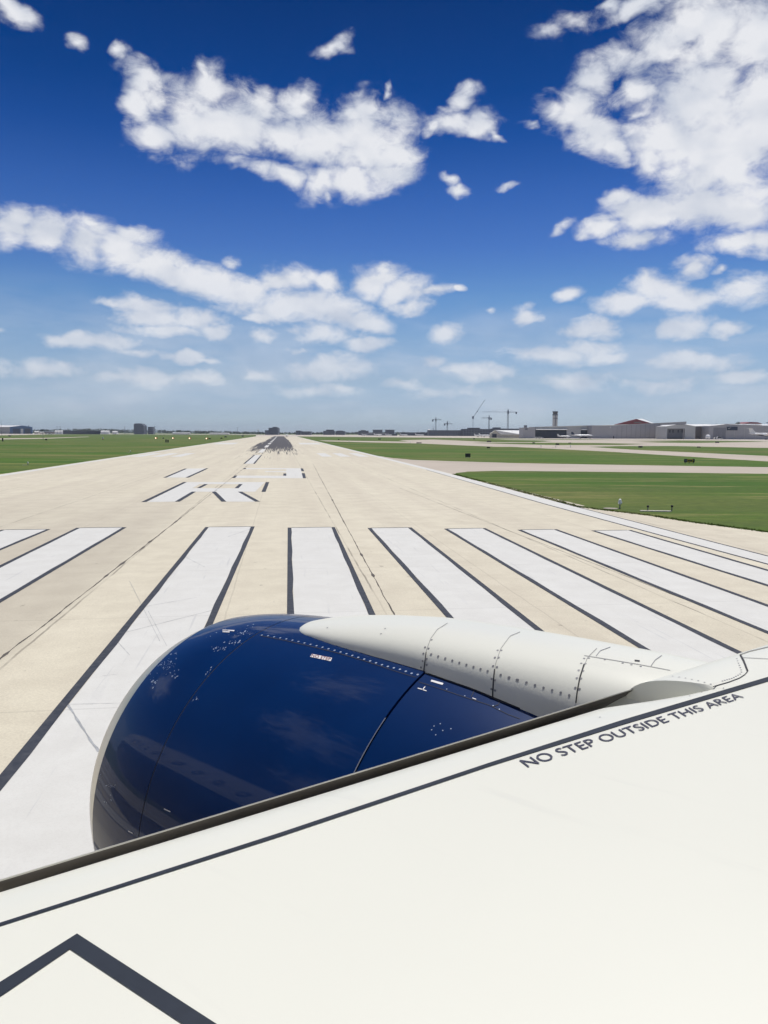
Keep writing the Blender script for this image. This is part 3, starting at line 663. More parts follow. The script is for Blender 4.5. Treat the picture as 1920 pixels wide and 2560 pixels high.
m.build('cowl_edge_glint', M['baremetal'], cowl_b, fix=False)  # light caught along the fan cowl's rear edge, drawn as a bright line
nv, nf = [], []
for q in (eng, e2, e3, e4):
    o_ = len(nv); nv += q.v; nf += [tuple(i+o_ for i in f) for f in q.f]
nbvh = BVHTree.FromPolygons([Vector(v) for v in nv], nf)

# pylon fairing on top of the nacelle
def nac_r(s):
    T = cowl_prof+cowl2[1:-1]+rev[1:8]
    for a, b in zip(T, T[1:]):
        if a[0] <= s <= b[0] and b[0] > a[0]: return a[1]+(b[1]-a[1])*(s-a[0])/(b[0]-a[0])
    return T[-1][1]
tabw = [(3.118,.0),(3.105,.07),(3.09,.112),(3.07,.150),(3.03,.19),(2.96,.222),(2.815,.252),(2.676,.28),(2.44,.302),(2.07,.326),(1.77,.338),(1.535,.352),(1.2,.37),(.9,.38),(.3,.40),(-.5,.40)]
tabz = [(3.12,-1.108),(3.0,-1.078),(2.85,-1.048),(2.6,-1.010),(2.3,-.975),(2.07,-.962),(1.8,-.955),(1.5,-.95),(1.1,-.95),(.8,-.96),(.3,-1.05),(-.5,-1.2)]
def lin(T, x):
    for a, b in zip(T, T[1:]):
        if b[0] <= x <= a[0]: return a[1]+(b[1]-a[1])*(a[0]-x)/(a[0]-b[0])
    return T[-1][1] if x < T[-1][0] else T[0][1]
rings = []; NP = 40
ns = [3.117,3.105,3.09,3.07,3.04,3.0,2.95,2.88,2.8,2.7,2.6,2.5,2.4,2.3,2.2,2.1,2.0,1.9,1.8,1.7,1.6,1.5,1.4,1.3,1.2,1.1,1.0,.9,.7,.4,0,-.5]
for n in ns:
    w = max(.004, lin(tabw, n)); zt = lin(tabz, n)+H; r = nac_r(NC-n); w0 = w
    zb = ZC+math.sqrt(max(0, r*r-w*w))-.012
    if n < 1.5: zb -= .0
    rg = []
    for i in range(NP+1):
        th = math.pi*i/NP; c, s_ = math.cos(th), math.sin(th)
        ex_ = 2/2.6
        rg.append((OC-w*math.copysign(abs(c)**ex_, c), n, zb+(zt-zb)*s_**ex_))
    rings.append(rg)
mb = MB(); mb.loft(rings, closed=False)
pylon = mb.build('pylon', M['wing'], plane, smooth=True)
pbvh = BVHTree.FromPolygons([Vector(v) for v in mb.v], mb.f)
za = zoomed(600, 1500, .42194)
def zs(pts, z=za): return [z(p) for p in pts]
# pylon panel joints and fasteners
thin(zs(((1090,425),(1098,360),(1105,300),(1130,230),(1170,175),(1230,138))), 1.3, pbvh, 'panel_seam', M['seamlite'], pylon, 30)
thin(zs(((1090,425),(1098,360),(1104,310))), 2.2, pbvh, 'panel_seam', M['seam'], pylon, 12, .003)
thin(zs(((1498,572),(1503,480),(1515,380),(1545,290),(1600,215),(1660,190))), 1.3, pbvh, 'panel_seam', M['seamlite'], pylon, 30)
thin(zs(((1498,572),(1502,490),(1510,410))), 3.0, pbvh, 'panel_seam', M['seam'], pylon, 12, .003)
thin([z6(p) for p in ((522,468),(532,390),(555,290),(590,200),(645,145))], 1.6, pbvh, 'panel_seam', M['seamlite'], pylon, 30)
thin([z6(p) for p in ((522,468),(530,400),(545,320),(570,240))], 3.4, pbvh, 'panel_seam', M['seam'], pylon, 14, .003)
thin([z6(p) for p in ((570,188),(720,212),(900,242),(1080,276))], 1.2, pbvh, 'panel_seam', M['seamlite'], pylon, 20)
thin([z6(p) for p in ((640,192),(665,160),(725,138))], 1.4, pbvh, 'panel_seam', M['rivet'], pylon, 10)
thin([z6(p) for p in ((966,250),(990,215),(1030,188))], 1.6, pbvh, 'panel_seam', M['rivet'], pylon, 10)
strip([z6((868,214)),z6((898,217))], [z6((870,222)),z6((900,225))], pbvh, 'latch', M['seam'], pylon, 4)
strip([za(p) for p in ((-1,-1),(0,0))], [za(p) for p in ((-1,0),(0,1))], pbvh, 'fastener', M['seam'], pylon, 1)
d1 = along(zs(((1133,322),(1213,345),(1295,371),(1380,396),(1468,422))), 9)
d2 = along(zs(((1545,445),(1593,460),(1641,474))), 3)+along([z6(p) for p in ((76,303),(222,346),(323,377),(428,407),(482,424))], 9)
d3 = zs(((1087,318),(1083,362),(1073,400),(1107,350),(1107,385),(1097,281),(1118,288),(1136,237)))+zs(((1492,468),(1512,476),(1490,528),(1512,536),(1500,392),(1523,398),(1511,341),(1533,342),(1527,299),(1549,299)))
d4 = [z6(p) for p in ((518,379),(543,386),(527,321),(552,324),(538,275),(564,278),(553,234),(577,236),(570,205),(597,203))]
dots(d1+d2, .006, pbvh, 'rivet_row', M['rivet'], pylon); dots(d3+d4, .0055, pbvh, 'rivet_row', M['rivet'], pylon)
dots([z6(p) for p in ((692,212),(798,232),(850,242),(905,252))]+zs(((518,165),(836,201),(860,170))), .005, pbvh, 'fastener', M['rivet'], pylon)
# nacelle details
strip(zs(((1086,424),(1240,472),(1400,527),(1530,585),(1659,634))), zs(((1092,436),(1240,488),(1400,545),(1530,603),(1659,652))), nbvh, 'pylon_seal', M['seam'], cowl_c, 40, .004)
rl = zs(((130,209),(165,213),(205,220),(262,229),(320,241),(404,261),(437,268),(510,286),(574,303),(637,321),(701,341),(735,351),(783,366),(860,391),(946,411),(987,425),(1027,439),(1053,443)))
dots(along(rl, 27), .0062, nbvh, 'rivet_row', M['rivetw'], cowl_b)
thin(zs(((120,212),(262,240),(404,272),(574,314),(735,361),(900,416),(1030,457),(1060,458))), 1.2, nbvh, 'panel_seam', M['seam'], cowl_b, 40)
dots(zs(((1225,529),(1332,569),(1500,627),(1537,648),(1187,734),(1150,748),(1250,764),(1202,774),(1136,770),(1160,800))), .003, nbvh, 'fastener', M['rivetw'], cowl_c)
thin(zs(((1045,482),(1140,512),(1300,566),(1480,625),(1590,680),(1659,705))), 1.2, nbvh, 'panel_seam', M['seam'], cowl_c, 30)
thin(zs(((1370,575),(1390,535),)), 1.4, nbvh, 'panel_seam', M['seam'], cowl_c, 4)
thin(zs(((1500,632),(1530,622),(1545,592))), 1.6, nbvh, 'panel_seam', M['seam'], cowl_c, 6)
def placard(q, mat, name, parent):
    mb = MB(); p = [hit(*c, nbvh, .002) for c in q]; mb.poly(p); return mb.build(name, mat, parent, fix=False)
pl1 = placard([za((428,321)), za((546,344)), za((538,364)), za((416,338))], M['decal'], 'placard', cowl_b)
lay_text('NO STEP', za((422,337)), za((534,361)), za((431,323)), za((542,346)), nbvh, 'placard_lettering', M['dectxt'], pl1, .004)
placard([za((1135,474)), za((1206,494)), za((1200,505)), za((1130,484))], M['decal'], 'placard', cowl_c)
zc_ = zoomed(1020, 1680, .08439)
thin([zc_(p) for p in ((290,487),(420,520))], 2.2, nbvh, 'hoist_mark', M['decal'], cowl_c, 6); thin([zc_(p) for p in ((435,530),(550,568))], 2.0, nbvh, 'hoist_mark', M['decal'], cowl_c, 6); thin([zc_(p) for p in ((445,512),(510,440))], 2.2, nbvh, 'hoist_mark', M['decal'], cowl_c, 6)
placard([za((1378,580)), za((1400,588)), za((1398,592)), za((1376,584))], M['decal'], 'placard', cowl_c)
zd_ = zoomed(540, 1560, .08439)
for q in (((200,175),(330,178),(320,198),(190,200)), ((345,178),(555,188),(540,222),(330,200)), ((205,222),(415,228),(400,258),(190,245))):
    placard([zd_(p) for p in q], M['decal'], 'placard', cowl_a)
z8 = zoomed(200, 1500, .42194)
for q in (((500,1235),(538,1252),(536,1257),(498,1240)), ((288,1365),(316,1380),(313,1385),(286,1370))):
    placard([z8(p) for p in q], M['decal'], 'placard', cowl_a)
# paint chips eroded out of the intake cowl
mb = MB(); rc = random.Random(3)
def fleck(x, y, l, w, ang):
    p = [hit(x+l*math.cos(a)*math.cos(ang)-w*math.sin(a)*math.sin(ang), y+l*math.cos(a)*math.sin(ang)+w*math.sin(a)*math.cos(ang), nbvh, .0012) for a in (0, 1.2, 2.3, 3.3, 4.4, 5.4)]
    if all(q is not None for q in p): mb.poly(p)
for (cx, cy, sx, sy, ang, n) in ((520,385,55,34,-.75,70),(430,470,30,40,-.9,24),(560,320,20,8,-.5,8),(835,290,45,16,-.5,34),(900,250,60,18,-.62,26),(985,195,50,12,-.62,18),(770,430,22,45,-1.0,16),(690,580,16,20,-1,9),(560,450,30,20,-.7,16),(185,1105,22,10,-.2,16),(120,1040,12,30,-1.2,10),(850,190,80,30,0,10),(1000,155,40,14,0,6),(160,1190,20,30,.8,8)):
    for i in range(int(n*.7)):
        x, y = z8((rc.gauss(cx, sx*.55), rc.gauss(cy, sy*.55))); s_ = rc.choice((.5,.6,.7,.9,1.2,1.7))
        fleck(x, y, s_*rc.uniform(1, 2.0), s_*rc.uniform(.45, .8), ang+rc.uniform(-.3, .3))
mb.build('paint_chips', M['rivetw'], cowl_a, fix=False)['kind'] = 'stuff'

# fuselage behind the viewer
fr, fo_, fz = 1.75, -2.75, -.62+H
mb = MB(); rings = []
for n, r, dz in ((19,.05,-.35),(18.6,.5,-.32),(17.8,.95,-.25),(16.5,1.4,-.12),(15,1.66,-.03),(13.5,1.75,0),(-9,1.75,0),(-12,1.55,.18),(-15,1.05,.6),(-17.5,.4,1.0)):
    rings.append([(fo_+r*math.cos(2*math.pi*i/48), n, fz+dz+r*math.sin(2*math.pi*i/48)) for i in range(48)])
mb.loft(rings, cap=True); fus = mb.build('fuselage', M['fus'], plane, smooth=True)
fus.data.materials.append(M['blue'])
for p in fus.data.polygons:
    if p.center.z < fz-.05: p.material_index = 1
for k in range(34):
    n = 12.5-k*.76; m = MB(); pts = []
    for i in range(14):
        t = 2*math.pi*i/14; dz = .19*math.sin(t); dn = .13*math.cos(t); zz = .45+dz
        pts.append((fo_+math.sqrt(1.753**2-zz*zz)+.002, n+dn, fz+zz))
    m.poly(pts); m.build('cabin_window', M['cabin'], fus)
m = MB(); m.loft([[(-1.2, n_in(-1)-.3-d, -1.3+H+dz) for d, dz in ((0,-.3),(0,.0),(.4,.16),(2,.2),(4,.05),(5.3,-.15),(5.3,-.4))], [(-2.4, n_in(-1)-.0-d*1.1+.3, -1.3+H+dz*1.4) for d, dz in ((0,-.3),(0,.0),(.4,.16),(2,.2),(4,.05),(5.3,-.15),(5.3,-.4))]], closed=True, cap=True)
m.build('wing_root_fairing', M['fus'], plane, smooth=True)

# ------------------------------------------------------------------ far side of the airfield
C = {}
for k, col, r in (('pale',(.52,.52,.50),.7),('cream',(.50,.47,.40),.7),('grey',(.23,.23,.25),.7),('midgrey',(.17,.17,.185),.7),('dark',(.018,.026,.042),.5),('navy',(.010,.022,.055),.5),('blue',(.025,.09,.21),.6),('roofw',(.72,.72,.70),.5),('red',(.21,.018,.020),.6),('brown',(.19,.155,.14),.7),('conc',(.33,.32,.31),.8),('bldg',(.085,.10,.13),.7),('bldg2',(.10,.115,.14),.7),('steel',(.10,.12,.16),.6),('cranel',(.28,.32,.38),.6),('whitej',(.78,.78,.77),.3),('tyre',(.02,.02,.02),.8),('yellow',(.42,.28,.02),.6),('signb',(.008,.012,.014),.6),('orange',(.55,.09,.02),.5),('belly',(.012,.018,.05),.35),('scaff',(.13,.14,.16),.8),('grit',(.30,.27,.22),.9)):
    C[k] = pm('far_'+k, col, r, var=.10, scale=.25)
C['lamp'] = pm('papi_lamp', (.8, .7, .5), .4, emit=((1, .82, .55), 2.2))
C['leaf'] = pm('far_foliage', (.030, .048, .026), .9, var=.45, scale=.06)
C['trunk'] = pm('bark', (.06, .05, .04), .9)
C['panelA'] = pm('ribbed_cladding', (.40, .39, .40), .6, var=.06, scale=.12)
C['panelB'] = pm('pale_cladding', (.50, .50, .49), .6, var=.06, scale=.12)

class T:
    """a thing standing on the ground at photo pixel x, forward distance D; local x runs to the right, z up, scale in metres"""
    def __init__(s, name, label, cat, xpix, D, rz=0.0, group=None, z=0.0):
        b = at(xpix, 1088, D); s.D = D; s.x = b.x; s.k = D/F
        s.o = thing(name, label, cat, (b.x, D, z), rz, group); s.z = z
    def X(s, xp): return at(xp, 1088, s.D).x-s.x
    def Z(s, yp, xp=None):
        return at(xp if xp is not None else 960+s.x*F/s.D, yp, s.D).z-s.z
    def box(s, name, mat, x0, x1, y0, y1, z0, z1, parent=None):
        m = MB(); m.box(x0, x1, y0, y1, z0, z1); return m.build(name, mat, parent or s.o)
    def prism(s, name, mat, pts, a, b, axis='y', parent=None):
        m = MB(); m.prism(pts, axis, a, b); return m.build(name, mat, parent or s.o)

# --- right: row of hangars
# grey annex with roof unit
t = T('hangar_annex', 'small flat grey hangar annex with a box on its roof, left of the long hangar', 'annex', 1323, 715)
x0, x1 = t.X(1308), t.X(1338); zt = t.Z(1069); t.box('wall', C['panelA'], x0, x1, 0, 22, 0, zt)
t.box('roof_unit', C['grey'], t.X(1313), t.X(1319), 4, 8, zt, t.Z(1063)); t.box('sign_panel', C['midgrey'], t.X(1312.5), t.X(1319), -.12, 0, t.Z(1074.5), t.Z(1071))
# long hangar with two dark openings
t = T('long_hangar', 'long pale hangar with dark open bays and two parked jets before it', 'hangar', 1411, 722)
a, b = t.X(1338.2), t.X(1484.5); zl, zr = t.Z(1068.6), t.Z(1064.2)
zo = t.Z(1074.6); o0, o1, o2, o3 = t.X(1338.6), t.X(1416.5), t.X(1451.7), t.X(1483.8)
w = MB(); w.prism([(a, zo+.02), (b, zo+.02), (b, zr), (a, zl)], 'y', 0, 30); w.box(o1, o2, 0, .6, 0, zo); w.box(a, b, 29.4, 30, 0, zo); w.build('wall', C['panelB'], t.o)
t.prism('roof', C['roofw'], [(a-.5, zl), (b, zr), (b, zr+.5), (a-.5, zl+.5)], -.8, 31)
for q0, q1, nm in ((o0, o1, 'hangar_opening'), (o2, o3, 'hangar_opening')):
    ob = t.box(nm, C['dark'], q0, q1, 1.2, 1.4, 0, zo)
    m = MB(); n = 9 if q1-q0 > 20 else 4
    for i in range(n+1): xx = q0+(q1-q0)*i/n; m.box(xx-.12, xx+.12, 1.0, 1.19, 0, zo)
    m.build('door_frame', C['navy'], ob)
    m = MB(); m.prism([(-.0, zo), (-2.2, zo-.15), (-2.2, zo+.1), (0, zo+1.8)], 'x', q0, q1); m.build('awning', C['pale'], ob)
t.box('door', C['midgrey'], t.X(1424), t.X(1426), -.05, 0, 0, 2.2)
# control tower
t = T('control_tower', 'tall pale concrete control tower with dark glazed cab above the hangar roofs', 'control tower', 1388, 1080)
zt, zc, zf = t.Z(1028), t.Z(1035.2), t.Z(1037.5); hw = t.X(1394)-t.X(1388)
t.box('shaft', C['pale'], -hw*.86, hw*.86, 0, 2*hw, 0, zf-.5)
t.box('shaft_strip', C['midgrey'], -hw*.22, hw*.10, -.5, -.02, 0, zf-.5)  # darker grey strip up the front of the shaft
t.box('window_band', C['midgrey'], -hw*.87, hw*.87, -.4, -.02, t.Z(1047), t.Z(1045))
m = MB(); m.loft([[(hw*s_*math.cos(2*math.pi*i/8+.39), hw+hw*s_*math.sin(2*math.pi*i/8+.39), z) for i in range(8)] for s_, z in ((.95, zf-.6), (1.2, zf), (1.2, zc))], cap=True); m.build('balcony', C['bldg'], t.o)
m = MB(); m.loft([[(hw*s_*math.cos(2*math.pi*i/8+.39), hw+hw*s_*math.sin(2*math.pi*i/8+.39), z) for i in range(8)] for s_, z in ((.90, zc), (1.06, zt-1.3))], cap=True); m.build('cab_glass', M['glass'], t.o)
m = MB(); m.loft([[(hw*s_*math.cos(2*math.pi*i/8+.39), hw+hw*s_*math.sin(2*math.pi*i/8+.39), z) for i in range(8)] for s_, z in ((1.18, zt-1.3), (1.18, zt))], cap=True); rf = m.build('roof', C['bldg'], t.o)
m = MB(); m.tube((0, hw, zt), (0, hw, zt+2.5), .12, .05, 5); m.build('antenna', C['steel'], rf)
# big windowless grey hangar, corner towards us
t = T('grey_hangar', 'huge windowless grey hangar wall in front of the red gabled roof', 'hangar', 1530, 700)
zl, zr = t.Z(1063.5, 1484.5), t.Z(1054.8, 1747); xl, xr = t.X(1484.5), t.X(1747)
m = MB(); m.add([(xl, 6, 0), (0, 0, 0), (0, 0, t.Z(1063.2)), (xl, 6, zl)], [(0, 1, 2, 3)]); m.add([(0, 0, 0), (xr, 30, 0), (xr, 30, zr*1.043), (0, 0, t.Z(1063.2))], [(0, 1, 2, 3)]); m.add([(xr, 30, 0), (xr, 75, 0), (xr, 75, zr), (xr, 30, zr*1.043)], [(0, 1, 2, 3)]); m.add([(xl, 6, 0), (xl, 75, 0), (xl, 75, zl), (xl, 6, zl)], [(0, 1, 2, 3)])
m.build('wall', C['panelA'], t.o)
m = MB(); m.add([(xl, 5.8, zl), (0, -.2, t.Z(1063.2)), (xr, 29.8, zr*1.043), (xr, 75, zr), (xl, 75, zl)], [(0, 1, 2, 3, 4)]); m.add([(0, -.25, t.Z(1063.2)-.35), (xr, 29.75, zr*1.043-.35), (xr, 29.75, zr*1.043+.1), (0, -.25, t.Z(1063.2)+.1)], [(0, 1, 2, 3)]); m.build('roof', C['pale'], t.o)
m = MB()
for i in range(1, 16):
    f = i/16; m.box(xr*f-.06, xr*f+.06, 30*f-.12, 30*f-.02, 0, t.Z(1063.2)+(zr*1.043-t.Z(1063.2))*f-.5)
m.build('panel_joint', C['midgrey'], t.o)
t.box('door', C['navy'], t.X(1533.4), t.X(1535.6), .2, .33, 0, t.Z(1090))
t.box('wall_lamp', C['roofw'], t.X(1524.5), t.X(1527), .2, .5, t.Z(1069), t.Z(1066.5))
# red gabled hangar behind
t = T('red_gable_hangar', 'hangar with dark red gable and white roof behind the grey hangar', 'hangar', 1590, 830)
xl, xr, xk = t.X(1536), t.X(1629), 0; ze, za_ = t.Z(1061.5), t.Z(1047.4)
t.prism('wall', C['red'], [(xl, 0), (xr, 0), (xr, t.Z(1058.5)), (xk, za_), (xl, ze)], 0, 3)
m = MB(); xb = t.X(1690); m.add([(xk, -.3, za_), (xr+.3, -.3, t.Z(1058)), (xb, 60, t.Z(1059)), (xk+(xb-xr), 60, za_+1.5)], [(0, 1, 2, 3)]); m.add([(xk, -.3, za_), (xl, -.3, ze), (xl+30, 60, ze), (xk+(xb-xr), 60, za_+1.5)], [(0, 1, 2, 3)]); m.build('roof', C['roofw'], t.o)
t.box('sign_panel', C['brown'], t.X(1584), t.X(1602), -.2, -.05, t.Z(1057.5), t.Z(1054.8))
# white hangar with deep opening
t = T('white_hangar', 'low white hangar with one deep shaded bay and small upper windows', 'hangar', 1701, 668)
xa, xb, xc, xd = t.X(1664.6), t.X(1668), t.X(1711.5), t.X(1738)
zo = t.Z(1071.5); zt = t.Z(1063)
w = MB(); w.prism([(xa, zo), (xd, zo), (xd, t.Z(1066)), (t.X(1716), t.Z(1062)), (t.X(1690), t.Z(1061.8)), (xa, t.Z(1066))], 'y', 0, 25); w.box(xa, xb, 0, 25, 0, zo); w.box(xc, xd, 0, .5, 0, zo); w.box(xd-.5, xd, .5, 25, 0, zo); w.build('wall', C['panelB'], t.o)
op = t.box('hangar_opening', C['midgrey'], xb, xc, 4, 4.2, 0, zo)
m = MB()
for q in (1677, 1685, 1698, 1708): m = MB(); m.box(t.X(q), t.X(q)+1.0, 3.86, 3.98, t.Z(1081.5), t.Z(1074.5)); m.build('window', C['dark'], op)
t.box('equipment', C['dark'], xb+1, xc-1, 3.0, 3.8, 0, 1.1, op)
m = MB(); m.add([(xa-.4, -.5, t.Z(1066)), (t.X(1690), -.5, t.Z(1061.4)), (t.X(1716), -.5, t.Z(1061.8)), (xd+.4, -.5, t.Z(1065.8)), (xd+12, 40, t.Z(1062.4)), (xa+9, 40, t.Z(1061.8))], [(0, 1, 2, 3, 4, 5)]); m.build('roof', C['roofw'], t.o)
# set back brown link building
t = T('link_building', 'brown and grey link building under a bright white roof between two hangars', 'building', 1755, 676)
t.box('wall', C['brown'], t.X(1738.4), t.X(1758), 0, 14, 0, t.Z(1066)); t.box('sliding_door', C['midgrey'], t.X(1758.2), t.X(1772), .6, 1.0, 0, t.Z(1066)); m = MB()
m.add([(t.X(1730), -.6, t.Z(1065.6)), (t.X(1795), -.6, t.Z(1064.6)), (t.X(1795), 18, t.Z(1059.6)), (t.X(1730), 18, t.Z(1060))], [(0, 1, 2, 3)]); m.build('roof', C['roofw'], t.o)
# grey gabled hangar with the blue sign
t = T('gabled_grey_hangar', 'grey gabled hangar with tall sliding doors and dark blue sign', 'hangar', 1846, 660)
xa, xk, xb = t.X(1772), t.X(1814), t.X(2010)
t.prism('wall', C['panelA'], [(xa, 0), (xb, 0), (xb, t.Z(1066)), (xk+14, t.Z(1062.5)), (xk, t.Z(1061)), (xa, t.Z(1065.5))], 0, 40)
m = MB(); m.add([(xa-.3, -.4, t.Z(1065.3)), (xk, -.4, t.Z(1060.8)), (xk+6, 40, t.Z(1059.5)), (xa+4, 40, t.Z(1062.5))], [(0, 1, 2, 3)]); m.add([(xk, -.4, t.Z(1060.8)), (xb, -.4, t.Z(1065.2)), (xb, 40, t.Z(1059)), (xk+6, 40, t.Z(1059.5))], [(0, 1, 2, 3)]); rf = m.build('roof', C['roofw'], t.o)
for q in (1822, 1842, 1866, 1884, 1899): t.box('roof_vent', C['roofw'], t.X(q), t.X(q+11), 8, 16, t.Z(1062.5), t.Z(1059.0), rf)
for q0, q1 in ((1783, 1794), (1794.6, 1804), (1804.6, 1814)): t.box('sliding_door', C['grey'], t.X(q0), t.X(q1), -.25, -.05, 0, t.Z(1069.5))
m = MB()
for q in (1836, 1861, 1889, 1914): m = MB(); m.box(t.X(q)-.1, t.X(q)+.1, -.14, -.02, 0, t.Z(1066.5)); m.build('downpipe', C['pale'], t.o)
sgn = t.box('sign', C['navy'], t.X(1816), t.X(1842.5), -.5, -.1, t.Z(1075.8), t.Z(1067)); m = MB()
sx, sz = t.X(1817.5), t.Z(1071.2); k_ = t.k
m.poly([(sx, -.52, sz), (sx+3*k_, -.52, sz+.4*k_), (sx+6*k_, -.52, sz+1.9*k_), (sx+9.5*k_, -.52, sz+2.7*k_), (sx+6.5*k_, -.52, sz+1.0*k_), (sx+4*k_, -.52, sz-.6*k_), (sx+1*k_, -.52, sz-.7*k_)]); m.build('swoosh_mark', C['pale'], sgn, fix=False)
# second red roof far right, with its dark tree
t = T('red_roof_hall', 'dark red shallow roof peeping over the gabled grey hangar', 'building', 1880, 800)
t.box('wall', C['red'], t.X(1858), t.X(1903), 0, 20, 0, t.Z(1060)); t.prism('roof', C['red'], [(t.X(1856), t.Z(1060)), (t.X(1905), t.Z(1059.6)), (t.X(1892), t.Z(1055.6)), (t.X(1873), t.Z(1055))], -.5, 20.5)
t = T('floodlight_mast', 'dark mast with crossbar at the right edge behind the hangar roofs', 'mast', 1917, 780)
m = MB(); m.tube((0, 0, 0), (0, 0, t.Z(1056)), .22, .15, 6); m.build('pole', C['steel'], t.o); t.box('crossbar', C['steel'], t.X(1914), t.X(1921), -.2, .2, t.Z(1057), t.Z(1055.6))
# beige building left of the annex
t = T('beige_hangar', 'beige hangar with long pale pitched roof beside the construction site', 'hangar', 1268, 760)
xa, xb = t.X(1226), t.X(1309); zr, ze = t.Z(1075.6), t.Z(1086.5)
t.prism('wall', C['cream'], [(xa, 0), (t.X(1251), 0), (t.X(1251), ze), (t.X(1238), t.Z(1076)), (xa, t.Z(1084))], 0, 6); t.box('side_wall', C['cream'], t.X(1251.2), xb, .3, 30, 0, ze)
m = MB(); m.add([(t.X(1237.5), -.3, zr), (t.X(1252), -.5, ze), (xb, -.5, ze-.1), (xb, 16, zr)], [(0, 1, 2, 3)]); m.build('roof', C['roofw'], t.o)
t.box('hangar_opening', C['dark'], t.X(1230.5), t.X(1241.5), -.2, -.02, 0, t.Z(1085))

# --- construction site and terminal
def block(name, label, cat, x0, x1, yt, D, mat, depth=30, floors=0, group=None, winm=None, roofbox=None, base=0.0, bays=0):
    t = T(name, label, cat, (x0+x1)/2, D, 0, group)
    a, b, z = t.X(x0), t.X(x1), t.Z(yt)
    t.box('wall', mat, a, b, 0, depth, 0, z)
    if roofbox: t.box('roof_plant', winm or C['bldg'], t.X(roofbox[0]), t.X(roofbox[1]), 3, depth*.6, z, t.Z(roofbox[2]))
    if floors:
        for i in range(floors):
            zz = z*(i+.35)/floors
            t.box('window_band', winm or C['dark'], a+.6, b-.6, -.12, -.01, zz, zz+z/floors*.42)
    if bays:
        m = MB()
        for i in range(bays+1): xx = a+(b-a)*i/bays; m.box(xx-.35, xx+.35, -.5, -.13, 0, z)
        m.build('columns', C['scaff'], t.o)
    return t
t = block('terminal_shell', 'long low concrete terminal shell under construction below the left cranes', 'building', 1072, 1160, 1075.5, 1250, C['bldg2'], 45, 3, winm=C['bldg'], bays=16)
t = block('terminal_shell', 'taller dark terminal block under construction behind the white jets', 'building', 1158.6, 1240, 1072.5, 1240, C['bldg'], 45, 4, winm=C['dark'], bays=12, roofbox=(1172, 1200, 1069.5))
t = block('terminal_shell', 'grey unfinished block rising behind the beige hangar roof', 'building', 1232, 1300, 1071.5, 1270, C['bldg2'], 40, 4, winm=C['bldg'], roofbox=(1236, 1252, 1068.5))
t = block('concourse', 'low grey concourse running left of the construction site', 'building', 1000, 1071, 1081, 1300, C['bldg2'], 40, 2, winm=C['dark'])
t = block('concourse', 'dark low service hall below the two far office blocks', 'building', 973, 993, 1084.5, 1250, C['bldg'], 30, 1, winm=C['dark'])
t = block('concourse', 'pale low terminal wing beside the parked white jets', 'building', 903, 972, 1082.5, 1320, C['conc'], 40, 1, winm=C['bldg'])
def crane(label, xm, D, ytop, yjib, jl, jr, cw, ym, mat, tilt=0.0, w=1.6):
    t = T('tower_crane', label, 'tower crane', xm, D, 0, 'tower cranes over the terminal construction site')
    zj, zt, h = t.Z(yjib), t.Z(ytop), w/2
    m = MB()                                           # lattice mast
    for sx in (-h, h):
        for sy in (-h, h): m.box(sx-.16, sx+.16, sy-.16, sy+.16, 0, zj)
    n = max(6, int(zj/2.2))
    for i in range(n):
        z0, z1 = zj*i/n, zj*(i+1)/n; s = 1 if i % 2 else -1
        for y in (-h, h): m.tube((-h*s, y, z0), (h*s, y, z1), .11, n=4)
        for x in (-h, h): m.tube((x, -h*s, z0), (x, h*s, z1), .11, n=4)
    m.build('mast', mat, t.o)
    m = MB(); m.loft([[(-h*s, -h*s, z), (h*s, -h*s, z), (h*s, h*s, z), (-h*s, h*s, z)] for s, z in ((1.3, zj-1), (1.3, zj+1), (.2, zt))], cap=True); m.build('tower_peak', mat, t.o)
    t.box('operator_cab', C['steel'], -h*1.2, h*1.2, -h-2.2, -h-.2, zj-2.4, zj-.2)
    for x1, nm in ((t.X(jl), 'jib'), (t.X(jr), 'jib')):
        long_ = abs(x1) > 22
        m = MB(); y = 1.0 if not long_ else .6
        for (yy, zz) in ((-y/2, zj), (y/2, zj), (0, zj+1.3)): m.tube((0, yy, zz), (x1, yy*.6, zj+(zz-zj)*.6+(.4 if long_ else 0)), .12 if long_ else .22, n=4)
        nn = max(3, int(abs(x1)/2.2))
        for i in range(nn):
            xa, xb = x1*i/nn, x1*(i+1)/nn; m.tube((xa, -y/2, zj), ((xa+xb)/2, 0, zj+1.2), .08, n=4); m.tube(((xa+xb)/2, 0, zj+1.2), (xb, -y/2, zj), .08, n=4)
        m.build('counter_jib' if not long_ else 'jib', C['cranel'] if long_ else mat, t.o)
        m = MB(); m.tube((0, 0, zt), (x1*.8, 0, zj+1.1), .06, n=4); m.build('tie_rod', mat, t.o)
    xc = t.X(cw); t.box('counterweight', C['steel'], xc-1.1, xc+1.1, -1, 1, zj-2.6, zj+.9)
    return t
crane('tower crane with counterweight on its left, farthest left of the group', 1089.2, 1300, 1043, 1050, 1080.8, 1103, 1081.5, 1077, C['steel'])
crane('shortest tower crane, second from the left, counterweight on its left', 1118, 1320, 1051.5, 1060, 1110.6, 1131, 1111.3, 1075, C['steel'])
crane('tower crane just left of the tallest one, counterweight on its right', 1222, 1280, 1037.5, 1045.7, 1203, 1227, 1227, 1074, C['steel'])
crane('tallest tower crane with its counter jib pointing right, beside the control tower', 1269, 1260, 1022.5, 1031, 1205, 1290, 1289.5, 1074, C['steel'], w=2.0)
t = T('luffing_crane', 'slim pale crane with long boom raised steeply to the right', 'luffing crane', 1182, 1290, 0, 'tower cranes over the terminal construction site')
zj = t.Z(1044); xe, ze = t.X(1210.8), t.Z(999.5)
m = MB()
for sx in (-.5, .5): m.tube((sx, 0, 0), (sx, 0, zj), .16, n=4)
